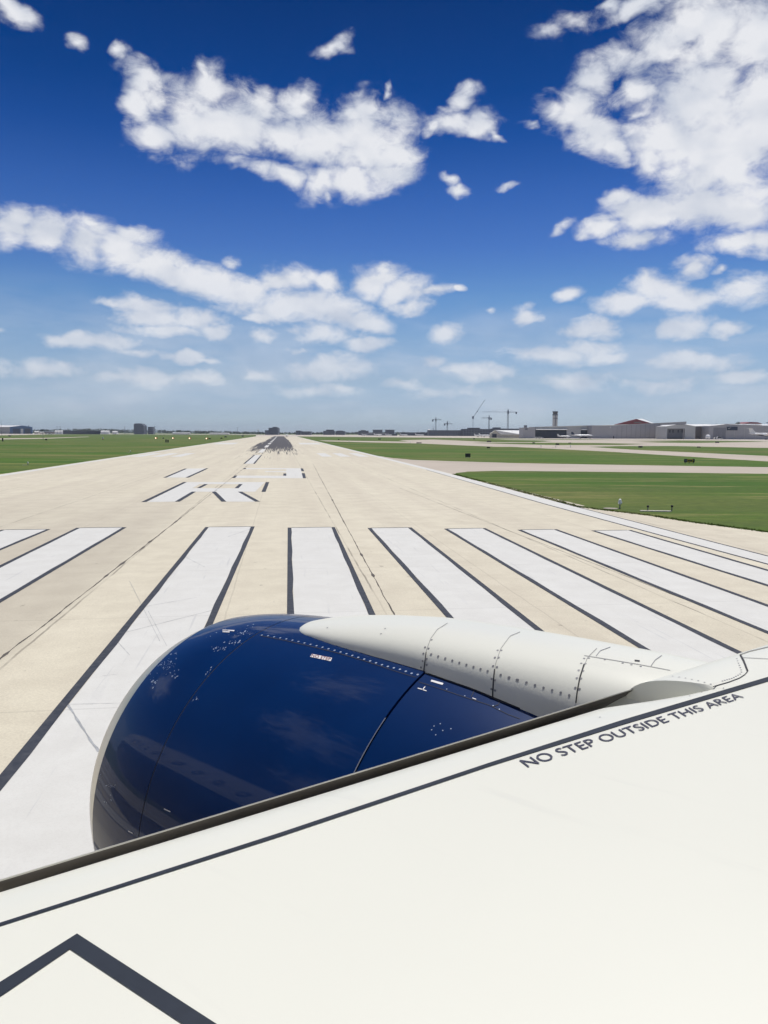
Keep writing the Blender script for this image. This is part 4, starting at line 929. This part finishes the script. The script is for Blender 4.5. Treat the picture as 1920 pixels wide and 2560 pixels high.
for i in range(18): s = 1 if i % 2 else -1; m.tube((-.5*s, 0, zj*i/18), (.5*s, 0, zj*(i+1)/18), .1, n=4)
m.build('mast', C['cranel'], t.o)
m = MB()
for dx_ in (-.5, .5): m.tube((dx_, 0, zj), (xe+dx_*.4, 0, ze), .17, n=4)
for i in range(24): s = 1 if i % 2 else -1; f0, f1 = i/24, (i+1)/24; m.tube((xe*f0-.5*s, 0, zj+(ze-zj)*f0), (xe*f1+.5*s, 0, zj+(ze-zj)*f1), .1, n=4)
m.build('boom', C['steel'], t.o)
t.box('joint_head', C['steel'], t.X(1191.5), t.X(1194), -.8, .8, t.Z(1029.5), t.Z(1027)); t.box('machine_house', C['steel'], -1.4, 1.2, -1, 1, zj-2, zj+2.2)
m = MB(); m.tube((-.3, 0, zj+1), (t.X(1175), 0, t.Z(1041.5)), .1, n=4); m.tube((t.X(1175), 0, t.Z(1041.5)), (t.X(1179), 0, t.Z(1035)), .08, n=4); m.build('back_stay', C['cranel'], t.o)
t = T('mobile_crane', 'short dark crane boom leaning left beside the leftmost tower crane', 'mobile crane', 1085, 1290)
m = MB(); m.tube((0, 0, 2), (t.X(1082), 0, t.Z(1065.5)), .5, .3, 5); m.build('boom', C['steel'], t.o); t.box('chassis', C['steel'], -3, 3, -1.5, 1.5, .6, 2.4)
m = MB()
for x in (-2, 0, 2): m.tube((x, -1.6, .6), (x, 1.6, .6), .6, n=10)
m.build('wheels', C['tyre'], t.o)
t = T('water_tank', 'white domed water tank on a stem left of the tower cranes', 'water tank', 1072, 1700)
zt = t.Z(1072.8); m = MB(); r = t.X(1076)-t.X(1072)
m.loft([[(r*q*math.cos(2*math.pi*i/20), r*q*math.sin(2*math.pi*i/20), zt-h_) for i in range(20)] for q, h_ in ((.05, 0), (.5, .5), (.85, 1.6), (1, 3), (1, 5.4), (.5, 7))], cap=True); m.build('tank', C['roofw'], t.o, smooth=True)
m = MB(); m.tube((0, 0, 0), (0, 0, zt-6.8), r*.45, n=12); m.build('stem', C['pale'], t.o)

# --- office blocks along the far boundary
def office(label, x0, x1, yt, D, roofbox=None, mat='bldg', fl=5, depth=26, extra=None):
    t = block('office_block', label, 'office block', x0, x1, yt, D, C[mat], depth, fl, 'office blocks beyond the runway', C['dark'], roofbox)
    return t
t = office('dark office block with arched roof behind the far runway end', 671.5, 695, 1069.6, 1540, None, 'bldg', 6)
m = MB(); pts = []
for i in range(9): th = math.pi*i/8; pts.append((t.X(687)+5.5*math.cos(th), t.Z(1069.6)+2.0*math.sin(th)))
m.prism(pts, 'y', 1, 20); m.build('arched_roof', C['bldg2'], t.o); t.box('annex', C['bldg'], t.X(662), t.X(671.4), 1, 20, 0, t.Z(1075.6))
office('narrow dark block just right of the head-on jet', 739.5, 751, 1076.7, 1560)
office('low wide dark block beside the narrow one right of the jet', 753.5, 777, 1078.5, 1560, None, 'bldg', 4)
office('grey block with stepped rooftop plant, left of the middle row', 808, 836, 1077.2, 1620, (815, 834, 1074.2), 'bldg2')
office('flat grey block right of the one with rooftop plant', 839, 862, 1077.8, 1640, (843, 857, 1076.6), 'bldg2', 4)
office('grey block with small roof plant above the pale terminal wing', 896, 921, 1077, 1600, (902, 914, 1075.4), 'bldg2')
for (a, b, lb) in ((932, 956, 'left one of the twin dark blocks with overhanging flat roofs'), (963, 986, 'right one of the twin dark blocks with overhanging flat roofs')):
    t = office(lb, a, b, 1075.6, 1580); t.box('roof_slab', C['bldg'], t.X(a-1), t.X(b+1), -1, 27, t.Z(1075.6), t.Z(1074.4))
t = T('office_block', 'tall dark block with chamfered top corners on the left skyline', 'office block', 347, 1700, 0, 'office blocks beyond the runway')
a, b, zt = t.X(335), t.X(360), t.Z(1058.6)
t.prism('wall', C['bldg'], [(a, 0), (b, 0), (b, zt-5), (b-4.5, zt-.6), (b-8, zt), (a+3.5, zt), (a+.6, zt-1.4), (a, zt-4)], 0, 22)
for i in range(7): t.box('window_band', C['dark'], a+1, b-1, -.12, -.01, 4+i*2.2, 5+i*2.2)
office('small square block just right of the chamfered tower on the left skyline', 370, 382.5, 1067.2, 1720, None, 'bldg', 4, 14)

# --- left: blue hangar, wall, low sheds
t = T('blue_hangar', 'blue fronted hangar with white roof at the far left edge', 'hangar', 53, 1620)
xa, xk, xb = t.X(25), t.X(56), t.X(81); ze, zk = t.Z(1067.5), t.Z(1063.8)
t.prism('front_wall', C['blue'], [(xa, 0), (xb, 0), (xb, ze), (xk, zk), (xa, ze)], 0, 2)
m = MB(); m.add([(t.X(-60), 30, 0), (xa, .2, 0), (xa, .2, ze), (t.X(-60), 30, ze)], [(0, 1, 2, 3)]); m.build('side_wall', C['conc'], t.o, fix=False)
m = MB(); m.add([(xa-.5, -.3, ze), (xk, -.3, zk), (t.X(-30), 40, zk+.8), (t.X(-60), 30, ze)], [(0, 1, 2, 3)]); m.build('roof', C['roofw'], t.o, fix=False)
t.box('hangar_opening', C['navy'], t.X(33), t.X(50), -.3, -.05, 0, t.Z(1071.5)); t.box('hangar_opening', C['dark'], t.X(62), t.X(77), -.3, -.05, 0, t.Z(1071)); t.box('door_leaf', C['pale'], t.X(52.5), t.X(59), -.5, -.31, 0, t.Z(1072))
t.box('roof_vent', C['steel'], t.X(71), t.X(72.5), 1, 2, ze, t.Z(1063.5))
t = T('blast_fence', 'long low black blast fence across the left field', 'fence', 204.5, 1500)
t.box('panel', C['dark'], t.X(158), t.X(250.5), 0, 1, 0, t.Z(1076.6)); m = MB()
for i in range(19): xx = t.X(158)+(t.X(250.5)-t.X(158))*i/18; m.box(xx-.15, xx+.15, -.3, -.02, 0, t.Z(1076.6))
m.build('post_row', C['bldg'], t.o)
for (a, b, yt, D, lb, mt) in ((86, 96, 1078, 1680, 'small pale shed just right of the blue hangar', 'cream'), (98, 107, 1079.5, 1690, 'low cream shed near the lone field mast', 'cream'), (137, 157, 1076.2, 1620, 'white shed touching the left end of the black fence', 'roofw'), (112, 136, 1078.5, 1700, 'long low brown shed left of the black fence', 'brown'), (252, 272, 1076.5, 1660, 'white roofed shed right of the black fence', 'roofw'), (281, 292, 1077.5, 1680, 'second pale shed right of the black fence before the trees', 'roofw'), (431, 474, 1081.5, 1640, 'long pale shed below the left treeline', 'pale'), (524, 572, 1082.2, 1660, 'low white sheds before the trees near the runway end', 'pale')):
    t = T('shed', lb, 'shed', (a+b)/2, D, 0, 'sheds along the left boundary'); z = t.Z(yt); t.box('wall', C[mt], t.X(a), t.X(b), 0, 9, 0, z*.75)
    t.prism('roof', C['roofw'] if mt != 'brown' else C['bldg2'], [(-.4, z*.75), (9.4, z*.75), (4.5, z)], t.X(a)-.3, t.X(b)+.3, 'x')

# --- poles and masts
def pole(label, x, D, yt, kind='plain', r=.12):
    t = T('light_mast', label, 'mast', x, D, 0, 'masts on the airfield skyline')
    z = t.Z(yt); m = MB(); m.tube((0, 0, 0), (0, 0, z), r*1.4, r, 6); m.build('pole', C['steel'], t.o)
    if kind == 'head': t.box('lamp_head', C['steel'], -1.2, 1.2, -.4, .4, z-.3, z+.4)
    if kind == 'tank': m = MB(); m.loft([[(q*2.2*math.cos(2*math.pi*i/10), q*2.2*math.sin(2*math.pi*i/10), z+h_) for i in range(10)] for q, h_ in ((.3, -2), (1, -.6), (1, .6), (.3, 1.6))], cap=True); m.build('tank', C['pale'], t.o)
    return t
pole('tall thin mast before the blue hangar at the left edge', 4.3, 900, 1048.5, 'plain', .10)
pole('lone slim mast standing in the left field', 107.4, 420, 1075.5, 'head', .07)
pole('left one of two short poles above the white shed', 143.5, 1500, 1067, 'head', .2); pole('right one of two short poles above the white shed', 151, 1500, 1067, 'head', .2)
pole('chimney-like mast over the trees left of the dark tower', 312.5, 1750, 1066, 'plain', .5); pole('lattice mast on the skyline left of the runway end', 593.5, 1900, 1069, 'head', .3); pole('small round water tower on the skyline above the runway end', 645.5, 2100, 1075, 'tank', .4)
pole('short mast right of the white roofs', 1789, 760, 1056.5, 'plain', .12); pole('slim mast on the skyline left of the domed tank', 1046, 1650, 1075, 'plain', .2); pole('slim mast between the twin blocks and the domed tank', 1007, 1650, 1075, 'plain', .2)
pole('flagpole beside the small square block on the left skyline', 388, 1700, 1066, 'head', .15)

# --- treeline far behind everything
rt = random.Random(11)
def treeline(x0, x1, D0, D1, ytops, n, name, label):
    m = MB(); tr = MB()
    for i in range(n):
        xp = rt.uniform(x0, x1); D = rt.uniform(D0, D1); f = (xp-x0)/(x1-x0)*(len(ytops)-1); j = min(len(ytops)-2, int(f)); yt = ytops[j]+(ytops[j+1]-ytops[j])*(f-j)
        p = at(xp, 1088, D); h = max(3.5, (at(xp, yt, D).z)*rt.uniform(.72, 1.12)); w = h*rt.uniform(.45, .85)
        tr.tube((p.x, D, 0), (p.x, D, h*.5), .3, .2, 4, cap=False)
        for q in range(46):
            a, b, c = rt.gauss(0, .42), rt.gauss(0, .42), rt.uniform(-.45, .5)
            ctr = Vector((p.x+w*a, D+w*b, h*.58+h*.42*c*(1.9-abs(a)*.9))); s_ = rt.uniform(.5, 1.3)
            u = Vector((rt.gauss(0, 1), rt.gauss(0, 1), rt.gauss(0, 1))).normalized(); v = u.orthogonal().normalized()*s_; u = u*s_
            ctr.z = max(.4, min(h, ctr.z)); m.quad(ctr-u, ctr-v*.7, ctr+u, ctr+v*.7)
    m2 = m.build(name, C['leaf'], None, fix=False); m2['kind'] = 'stuff'; m2['label'] = label; m2['category'] = 'treeline'
treeline(84, 660, 1780, 2000, [1074, 1072, 1071.5, 1073, 1074, 1075, 1077, 1078.5, 1079], 330, 'treeline', 'far green belt of trees along the left boundary')
treeline(-160, 84, 1900, 2050, [1075, 1074], 60, 'treeline', 'far trees behind the blue hangar')
treeline(640, 1090, 1750, 1950, [1080, 1080.5, 1080, 1080, 1080], 170, 'treeline', 'far trees behind the office blocks')
treeline(1080, 2100, 1900, 2100, [1080, 1079, 1078], 120, 'treeline', 'far trees behind the terminal and hangars')
t = T('tree', 'dark tree poking above the white roofs beside the second red roof', 'tree', 1843, 790)
m = MB(); m.tube((0, 0, 0), (0, 0, t.Z(1061)), .35, .15, 6); m.tube((0, 0, t.Z(1066)), (2, 0, t.Z(1060)), .12, .05, 5); m.tube((0, 0, t.Z(1066)), (-2, .4, t.Z(1060)), .12, .05, 5); m.build('trunk', C['trunk'], t.o)
m = MB(); zc = t.Z(1061)
for q in range(420):
    d = Vector((rt.gauss(0, 1), rt.gauss(0, 1), rt.gauss(0, 1))).normalized()*rt.uniform(.3, 1); ctr = Vector((d.x*3.2, d.y*3, zc+d.z*2.6-abs(d.x)*.8)); u = Vector((rt.gauss(0, 1), rt.gauss(0, 1), rt.gauss(0, 1))).normalized(); v = u.orthogonal()*.4; u = u*.45; m.quad(ctr-u, ctr-v, ctr+u, ctr+v)
m.build('crown', C['leaf'], t.o, fix=False)

# --- aircraft in the distance
def jet(label, xp, D, length, rz, span=None, fus_r=None, colour='whitej', tail='whitej', belly=None, z=None, ttail=True, winglet=False, group='business jets on the aprons', detail=True):
    t = T('business_jet', label, 'jet', xp, D, rz, group)
    L_ = length; r = fus_r or L_*.055; sp = span or L_*.95; zc = r*1.9 if z is None else z
    m = MB(); prof = ((.5, .03, -.3), (.485, .30, -.25), (.45, .62, -.12), (.38, .92, -.02), (.28, 1, 0), (-.10, 1, 0), (-.26, .82, .14), (-.40, .45, .38), (-.5, .10, .55))
    m.loft([[(r*q*math.cos(2*math.pi*i/16), L_*f, zc+r*dz+r*q*math.sin(2*math.pi*i/16)) for i in range(16)] for f, q, dz in prof], cap=True)
    fb = m.build('fuselage', C[colour], t.o, smooth=True)
    if belly:
        fb.data.materials.append(C[belly])
        for p in fb.data.polygons:
            if p.center.z < zc-r*.25: p.material_index = 1
    for s in (-1, 1):
        m = MB(); c0, c1 = L_*.16, L_*.06; y0 = L_*.02; x1 = s*sp/2; zz = zc-r*.6
        m.loft([[(s*r*.4, y0, zz), (s*r*.4, y0-c0*.5, zz+.22*r), (s*r*.4, y0-c0, zz), (s*r*.4, y0-c0*.5, zz-.12*r)], [(x1, y0-L_*.13, zz+.45*r), (x1, y0-L_*.13-c1*.5, zz+.5*r), (x1, y0-L_*.13-c1, zz+.45*r), (x1, y0-L_*.13-c1*.5, zz+.4*r)]], cap=True)
        if winglet: m.loft([[(x1, y0-L_*.13, zz+.45*r), (x1, y0-L_*.13-c1*.5, zz+.5*r), (x1, y0-L_*.13-c1, zz+.45*r), (x1, y0-L_*.13-c1*.5, zz+.4*r)], [(x1+s*r*1.1, y0-L_*.17, zz+1.7*r), (x1+s*r*1.12, y0-L_*.17-c1*.2, zz+1.7*r), (x1+s*r*1.1, y0-L_*.17-c1*.45, zz+1.7*r), (x1+s*r*1.06, y0-L_*.17-c1*.2, zz+1.7*r)]], cap=True)
        m.build('wing', C[colour], t.o)
        m = MB(); ye = -L_*.24; re = r*.46
        m.loft([[(s*r*1.45+re*q*math.cos(2*math.pi*i/12), ye+L_*f, zc+r*.42+re*q*math.sin(2*math.pi*i/12)) for i in range(12)] for f, q in ((.07, .85), (.055, 1), (-.03, 1), (-.075, .7))], cap=True)
        en = m.build('engine', C[colour], t.o, smooth=True)
        if detail: m = MB(); m.loft([[(s*r*1.45+re*q*math.cos(2*math.pi*i/12), ye-L_*.0755, zc+r*.42+re*q*math.sin(2*math.pi*i/12)) for i in range(12)] for q in (.1, .66)]); m.build('exhaust', C['tyre'], en)
    m = MB(); zt = zc+r*.6; zf = zt+L_*.135
    m.prism([(-L_*.30, zt), (-L_*.41, zf), (-L_*.50, zf), (-L_*.475, zt)], 'x', -.07*r, .07*r); m.build('tail_fin', C[tail], t.o)
    m = MB(); zh = zf if ttail else zt+L_*.03; m.loft([[(x, -L_*.40-abs(x)*.35, zh+.02*r), (x, -L_*.44-abs(x)*.3, zh+.09*r), (x, -L_*.49-abs(x)*.22, zh+.02*r)] for x in (-L_*.18, 0, L_*.18)], cap=True); m.build('tailplane', C[colour], t.o)
    if detail:
        m = MB(); m.loft([[(r*.93*math.cos(a), L_*.445-L_*.02*math.sin(a), zc+r*.30+r*.22*math.sin(a)*h_) for a in [math.pi*i/10 for i in range(11)]] for h_ in (.2, 1.0)], closed=False); m.build('cockpit_glass', M['glass'], t.o, fix=False)
        for s in (-1, 1):
            m = MB()
            for i in range(6):
                y = L_*(.30-.065*i); m.box(s*r*1.0-.02, s*r*1.0+.02, y-.2, y+.2, zc+r*.10, zc+r*.38)
            m.build('window_row', M['glass'], fb)
    for x, y in ((0, L_*.36), (-r*1.1, -L_*.06), (r*1.1, -L_*.06)):
        m = MB(); m.tube((x, y, zc-r*.8), (x, y, .3), .09, n=6); lg = m.build('landing_gear', C['steel'], t.o); m = MB(); m.tube((x-.18, y, .38), (x+.18, y, .38), .38, n=12); m.build('wheel', C['tyre'], lg)
    return t
jet('large white business jet with T tail and dark blue belly at the right edge', 1921, 628, 30, R(-101), 28, 1.35, belly='belly', z=4.2, winglet=True)
jet('white jet with dark blue tail parked before the right bay of the long hangar', 1455, 690, 19.5, R(-97), 15, 1.05, tail='navy', belly='navy', z=2.6, ttail=False)
jet('small white jet parked before the left bay of the long hangar', 1410, 692, 12, R(-97), 11, .72, z=1.9)
jet('white jet parked nose right under the taller dark terminal block', 1212, 900, 15, R(-82), 14, .95)
jet('white jet parked just left of another under the dark terminal block', 1196, 930, 13, R(-60), 12, .85)
jet('small white jet facing us at the far end of the runway', 717, 760, 13, R(186), 12.2, .80, group='jets in the distance', z=1.9)
for (xp, D, L_, rz, lb) in ((945, 1240, 14, -80, 'white jet before the left twin block'), (1010, 1200, 13, -70, 'white jet before the low grey concourse, left one'), (1049, 1190, 14, -95, 'white jet before the low grey concourse, right one'), (912, 1260, 10, -60, 'tiny white jet before the pale terminal wing'), (972, 1230, 11, -85, 'white jet below the right twin block')):
    jet(lb, xp, D, L_, R(rz), None, None, detail=False)

# --- vehicles on the apron
def car(label, xp, D, rz, mat, n=4.6, name='parked_car', cat='car', h=1.5):
    t = T(name, label, cat, xp, D, rz, 'vehicles on the apron'); w = .9
    m = MB(); m.prism([(-n/2, .35), (n/2, .35), (n/2, .85), (n*.30, .95), (n*.12, h), (-n*.34, h), (-n*.46, .95), (-n/2, .9)], 'y', -w, w); m.build('body', C[mat], t.o)
    m = MB(); m.prism([(n*.27, .98), (n*.115, h-.08), (-n*.32, h-.08), (-n*.43, .98)], 'y', -w-.012, w+.012); m.build('window', M['glass'], t.o)
    for x in (-n*.32, n*.32):
        for y in (-w, w): m = MB(); m.tube((x, y-.1, .33), (x, y+.1, .33), .33, n=12); m.build('wheel', C['tyre'], t.o)
car('pale car parked before the left end of the long hangar', 1345, 690, 0, 'pale', 5); car('second pale car beside the left end of the long hangar', 1352, 692, 0, 'whitej', 4.4)
car('white van with dark roof parked before the grey sliding doors', 1799, 640, 0, 'whitej', 5.2, 'parked_van', 'van', 2.5); car('silver car just left of the white van', 1791, 642, R(15), 'pale', 4.6, h=1.8)
for xp, D, lb in ((118, 1400, 'white truck on the far left apron below the brown shed'), (126, 1380, 'white car on the far left apron beside a truck'), (27, 1450, 'dark car before the blue hangar')):
    car(lb, xp, D, R(10), 'whitej' if 'white' in lb else 'steel', 6, 'parked_car', 'car', 2.4)
t = T('storage_tank', 'round white tank standing on the grass before the link building', 'tank', 1770, 640)
m = MB(); r = 1.9; m.loft([[(r*q*math.cos(2*math.pi*i/20), r*q*math.sin(2*math.pi*i/20), z) for i in range(20)] for q, z in ((.75, .5), (1, 1.2), (1, 2.5), (.8, 3.4), (.35, 3.9))], cap=True); m.build('tank', C['whitej'], t.o, smooth=True)
m = MB()
for i in range(4): a = i*math.pi/2+.7; m.tube((r*.7*math.cos(a), r*.7*math.sin(a), 0), (r*.7*math.cos(a), r*.7*math.sin(a), .8), .12, n=6)
m.build('support_legs', C['steel'], t.o)

# --- airfield signs, lights, boxes
def place(px_, py_): p = gp(px_, py_); return p
def sign(label, x0, x1, y0, y1, mat='signb', grp='dark sign boxes seen from behind', name='airfield_sign', cat='sign'):
    p = place((x0+x1)/2, y1); D = p.y; w = at(x1, y1, D).x-at(x0, y1, D).x; h = at(x0, y0, D).z-.0
    h = max(.35, h); t = thing(name, label, cat, (p.x, p.y, 0), math.atan2(-p.x, p.y)*.5, grp)
    m = MB(); m.box(-w/2, w/2, -.12, .12, .14, h); f = m.build('panel', C[mat], t)
    for s in (-.35, .35): m = MB(); m.box(w*s-.04, w*s+.04, -.04, .04, 0, .14); m.build('leg', C['steel'], t)
    m = MB(); m.box(-w/2-.15, w/2+.15, -.3, .3, .0, .03); m.build('base_pad', C['grit'], t)
    return t, w, h
sign('near black square sign box on the grass strip right of the runway', 1163, 1176, 1133.7, 1144.4)
for (x0, x1, y0, y1, lb) in ((1788, 1797, 1104, 1107.8, 'black sign on grass below the parked van'), (1743, 1751, 1116.3, 1119.6, 'black sign between the two right taxiways'), (1596, 1606, 1115, 1119.8, 'black sign on the grass tongue right of the taxiway fork'), (1389, 1398, 1108.6, 1113, 'black sign under the small white jet'), (1331, 1337, 1106, 1109.2, 'small black sign left of the taxiway fork'), (1421, 1428, 1106.4, 1108.8, 'tiny black sign under the blue tailed jet'), (1217, 1228, 1101.8, 1105.6, 'black sign under the beige hangar'), (1217, 1225, 1117, 1121.2, 'black sign beside the middle taxiway'), (1041, 1054, 1106, 1108.9, 'low wide black sign at the left taxiway nose'), (845, 848.5, 1097.8, 1100.4, 'small black box beside the runway far right edge'), (945, 952, 1096.4, 1099.2, 'low black sign under the white jets'), (1183, 1187, 1095.5, 1098.6, 'tiny black sign on the grass before the white jet')):
    sign(lb, x0, x1, y0, y1)
for (x0, x1, y0, y1, lb) in ((413.6, 416.8, 1098.6, 1106.4, 'left one of two dark posts in the left grass'), (418.6, 421.8, 1099.2, 1106.8, 'right one of two dark posts in the left grass'), (5.4, 8.4, 1095, 1104, 'dark post at the far left edge of the grass'), (551, 556, 1094.2, 1097.4, 'dark box in the left grass nearest the runway'), (561, 566.5, 1090.6, 1093.6, 'small dark box beyond the nearest one left of the runway'), (604, 609, 1088.4, 1091.6, 'far dark box at the left runway edge'), (406.5, 410, 1094, 1097, 'dim green box among the red lights'), (521.5, 527, 1095.5, 1098.6, 'dim green box beside the last red light'), (113, 118, 1097, 1101, 'dark box at the foot of the lone slim mast'), (21, 27, 1088, 1091.2, 'dark box on brown grass at the far left')):
    sign(lb, x0, x1, y0, y1, 'signb', 'dark boxes in the left grass', 'equipment_box', 'box')
# yellow direction sign: black D panel, yellow panel with an arrow
p = place(1723, 1158.4); D = p.y; w = at(1736, 1158, D).x-at(1711, 1158, D).x; h = at(1711, 1147.4, D).z
t = thing('taxiway_sign', 'yellow taxiway sign with a black letter panel and an arrow', 'sign', (p.x, p.y, 0), 0)
m = MB(); m.box(-w/2, -w*.24, -.12, .12, .15, h); pl = m.build('location_panel', C['signb'], t)
m = MB(); m.box(-w*.24+.01, w*.36, -.12, .12, .15, h-.02); py = m.build('direction_panel', C['yellow'], t)
m = MB(); m.box(w*.36+.01, w/2, -.14, .14, .15, h+.02); m.build('end_panel', C['signb'], t)
for s in (-.4, 0, .4): m = MB(); m.box(w*s-.04, w*s+.04, -.05, .05, 0, .15); m.build('leg', C['steel'], t)
hm = (h+.15)/2; m = MB(); a0, a1 = -w*.17, w*.30
m.box(a0, a1-.25, -.135, -.122, hm-.05, hm+.05); m.add([(a1-.28, -.13, hm-.16), (a1, -.13, hm), (a1-.28, -.13, hm+.16)], [(0, 1, 2)]); m.build('arrow', C['signb'], py, fix=False)
bm = text_mesh('D'); m = MB(); k_ = (h-.4)/.7; m.v = [(v.co.x*k_-w*.42, -.125, .28+v.co.y*k_) for v in bm.verts]; m.f = [tuple(q.index for q in f.verts) for f in bm.faces]; bm.free(); m.build('letter', C['pale'], pl, fix=False)
# PAPI units
for i, (x, y, lb) in enumerate(((389.4, 1098.4, 'leftmost of the four red lights in the left grass'), (432, 1098.6, 'second red light from the left in the grass'), (473.7, 1099, 'third red light from the left in the grass'), (516, 1099.6, 'rightmost of the four red lights, nearest the runway'))):
    p = place(x, y); sc_ = p.y/F; w, h = 5.2*sc_, 5.0*sc_
    t = thing('approach_light', lb, 'light unit', (p.x, p.y, 0), 0, 'row of four glowing approach lights')
    m = MB(); m.box(-w/2, w/2, 0, 1.4, .35, h); b_ = m.build('housing', C['orange'], t); m = MB(); m.tube((0, -.08, (h+.35)/2), (0, -.02, (h+.35)/2), w*.24, n=14); m.build('lens', C['lamp'], b_)
    for s in (-.35, .35): m = MB(); m.tube((w*s, .5, 0), (w*s, .5, .36), .05, n=6); m.build('leg', C['steel'], t)
p = place(257.5, 1098.6); t = thing('runway_marker', 'small upright white and orange marker alone in the left grass', 'marker', (p.x, p.y, 0), 0); k_ = p.y/F
m = MB(); m.box(-1.4*k_, 1.4*k_, -.2, .2, .1, 5.8*k_); m.build('panel', C['whitej'], t); m = MB(); m.box(-1.6*k_, 1.6*k_, -.3, .3, 0, .1+1*k_); m.build('base', C['orange'], t)
# edge lights
def edge_light(label, x, y, s=1.0, far=False):
    p = place(x, y); t = thing('edge_light', label, 'edge light', (p.x, p.y, 0), 0, 'runway and taxiway edge lights')
    m = MB(); m.tube((0, 0, 0), (0, 0, .30*s), .035, n=8); m.build('stake', C['steel'], t)
    m = MB(); m.loft([[(r*s*math.cos(2*math.pi*i/12), r*s*math.sin(2*math.pi*i/12), z*s) for i in range(12)] for r, z in ((.05, .22), (.10, .24), (.105, .34), (.07, .38), (.075, .44), (.04, .50))], cap=True); m.build('lamp', C['whitej'], t, smooth=True)
    m = MB(); m.tube((-.45*s, 0, .0), (-.45*s, 0, .03), .38*s, n=14); m.build('base_pad', C['grit'], t)
edge_light('white edge light on the grass just right of the runway shoulder', 1549.5, 1272, 1.15)
for x, y, lb in ((1619.5, 1277.5, 'small dark light stub beside the pale concrete slab'), (1679.5, 1277, 'dark light stub right of the pale concrete slab')):
    p = place(x, y); t = thing('light_stub', lb, 'light stub', (p.x, p.y, 0), 0, 'dark stubs in the near grass'); m = MB(); m.tube((0, 0, 0), (0, 0, .26), .03, n=8); m.build('stake', C['steel'], t); m = MB(); m.loft([[(r*math.cos(2*math.pi*i/10), r*math.sin(2*math.pi*i/10), z) for i in range(10)] for r, z in ((.03, .20), (.07, .22), (.07, .30), (.03, .33))], cap=True); m.build('lamp', C['tyre'], t)
m = MB(); a, b = place(1601, 1278.2), place(1677, 1279.2); d = (b-a).normalized()*1; nn = Vector((-d.y, d.x, 0))*.16
m.add([a-nn, b-nn, b+nn, a+nn]+[q+Vector((0, 0, .05)) for q in (a-nn, b-nn, b+nn, a+nn)], [(4, 5, 6, 7), (0, 1, 5, 4), (1, 2, 6, 5), (2, 3, 7, 6), (3, 0, 4, 7)]); o = m.build('concrete_slab', C['cream'], None); o['label'] = 'thin pale concrete slab lying in the near right grass'; o['category'] = 'slab'
for x, y, lb in ((872.8, 1104.8, 'yellow edge light on the thin far taxiway'), (1352.6, 1119, 'edge light left of the fork, first of three'), (1389.5, 1119.5, 'edge light at the fork, second of three'), (1426, 1119.5, 'edge light right of the fork, third of three'), (1025.5, 1107.5, 'edge light at the nose of the left taxiway'), (70, 1163, 'edge light low in the left grass near the runway edge'), (326, 1131.5, 'edge light in the left grass farther along the runway')):
    edge_light(lb, x, y, .9 if y > 1125 else 1.6)

# --- grass blades near the paved edge
rg = random.Random(5); m = MB()
def inside(pt, poly):
    r = False
    for (ax, ay), (bx, by) in zip(poly, poly[1:]+poly[:1]):
        if (ay > pt[1]) != (by > pt[1]) and pt[0] < (bx-ax)*(pt[1]-ay)/(by-ay)+ax: r = not r
    return r
GP = [(p.x, p.y) for p in (gp(*q) for q in ((1131,1186),(1171,1180),(1280,1178.5),(1600,1181.5),(1920,1186),(2100,1190),(2100,1362),(1920,1332),(1729,1307),(1619,1289.6),(1446,1269),(1285,1226)))]
def seg_dist(p, a, b):
    dx, dy = b[0]-a[0], b[1]-a[1]; t = max(0, min(1, ((p[0]-a[0])*dx+(p[1]-a[1])*dy)/(dx*dx+dy*dy)))
    return math.hypot(p[0]-a[0]-t*dx, p[1]-a[1]-t*dy)
EDG = list(zip(GP[6:], GP[7:]+GP[:1]))
xs = [p[0] for p in GP]; ys = [p[1] for p in GP]; cnt = 0
while cnt < 2600:
    x, y = rg.uniform(min(xs), max(xs)), min(ys)+(max(ys)-min(ys))*rg.random()**1.7
    if not inside((x, y), GP): continue
    if not min(seg_dist((x, y), a, b) for a, b in EDG) < rg.choice((.15, .3, .5)): continue
    cnt += 1
    for b_ in range(3):
        a = rg.uniform(0, 6.28); l = rg.uniform(.03, .08); w = .012+y*.0004; q = Vector((x+rg.gauss(0, .06), y+rg.gauss(0, .06), 0)); lean = Vector((math.cos(a), math.sin(a), 0))*l*.5; sd = Vector((-math.sin(a), math.cos(a), 0))*w
        m.add([q-sd, q+sd, q+lean+Vector((0, 0, l))], [(0, 1, 2)])
o = m.build('grass_blades', M['grass'], None, fix=False); o['kind'] = 'stuff'; o['label'] = 'short grass growing beside the runway shoulder'; o['category'] = 'grass'

# ------------------------------------------------------------------ air: thin haze round the whole airfield
hm_ = bpy.data.materials.new('haze_air'); hm_.use_nodes = True; nt = hm_.node_tree; nt.nodes.clear()
ho = nt.nodes.new('ShaderNodeOutputMaterial'); hv = nt.nodes.new('ShaderNodeVolumePrincipled'); hv.inputs['Color'].default_value = (.80, .88, 1, 1); hv.inputs['Density'].default_value = 0.00010; hv.inputs['Anisotropy'].default_value = .3
nt.links.new(hv.outputs[0], ho.inputs['Volume'])
m = MB(); m.box(-7100, 7100, -7100, 7100, -1, 66); o = m.build('haze', hm_, None); o['kind'] = 'stuff'; o['label'] = 'thin haze over the airfield'; o['category'] = 'haze'
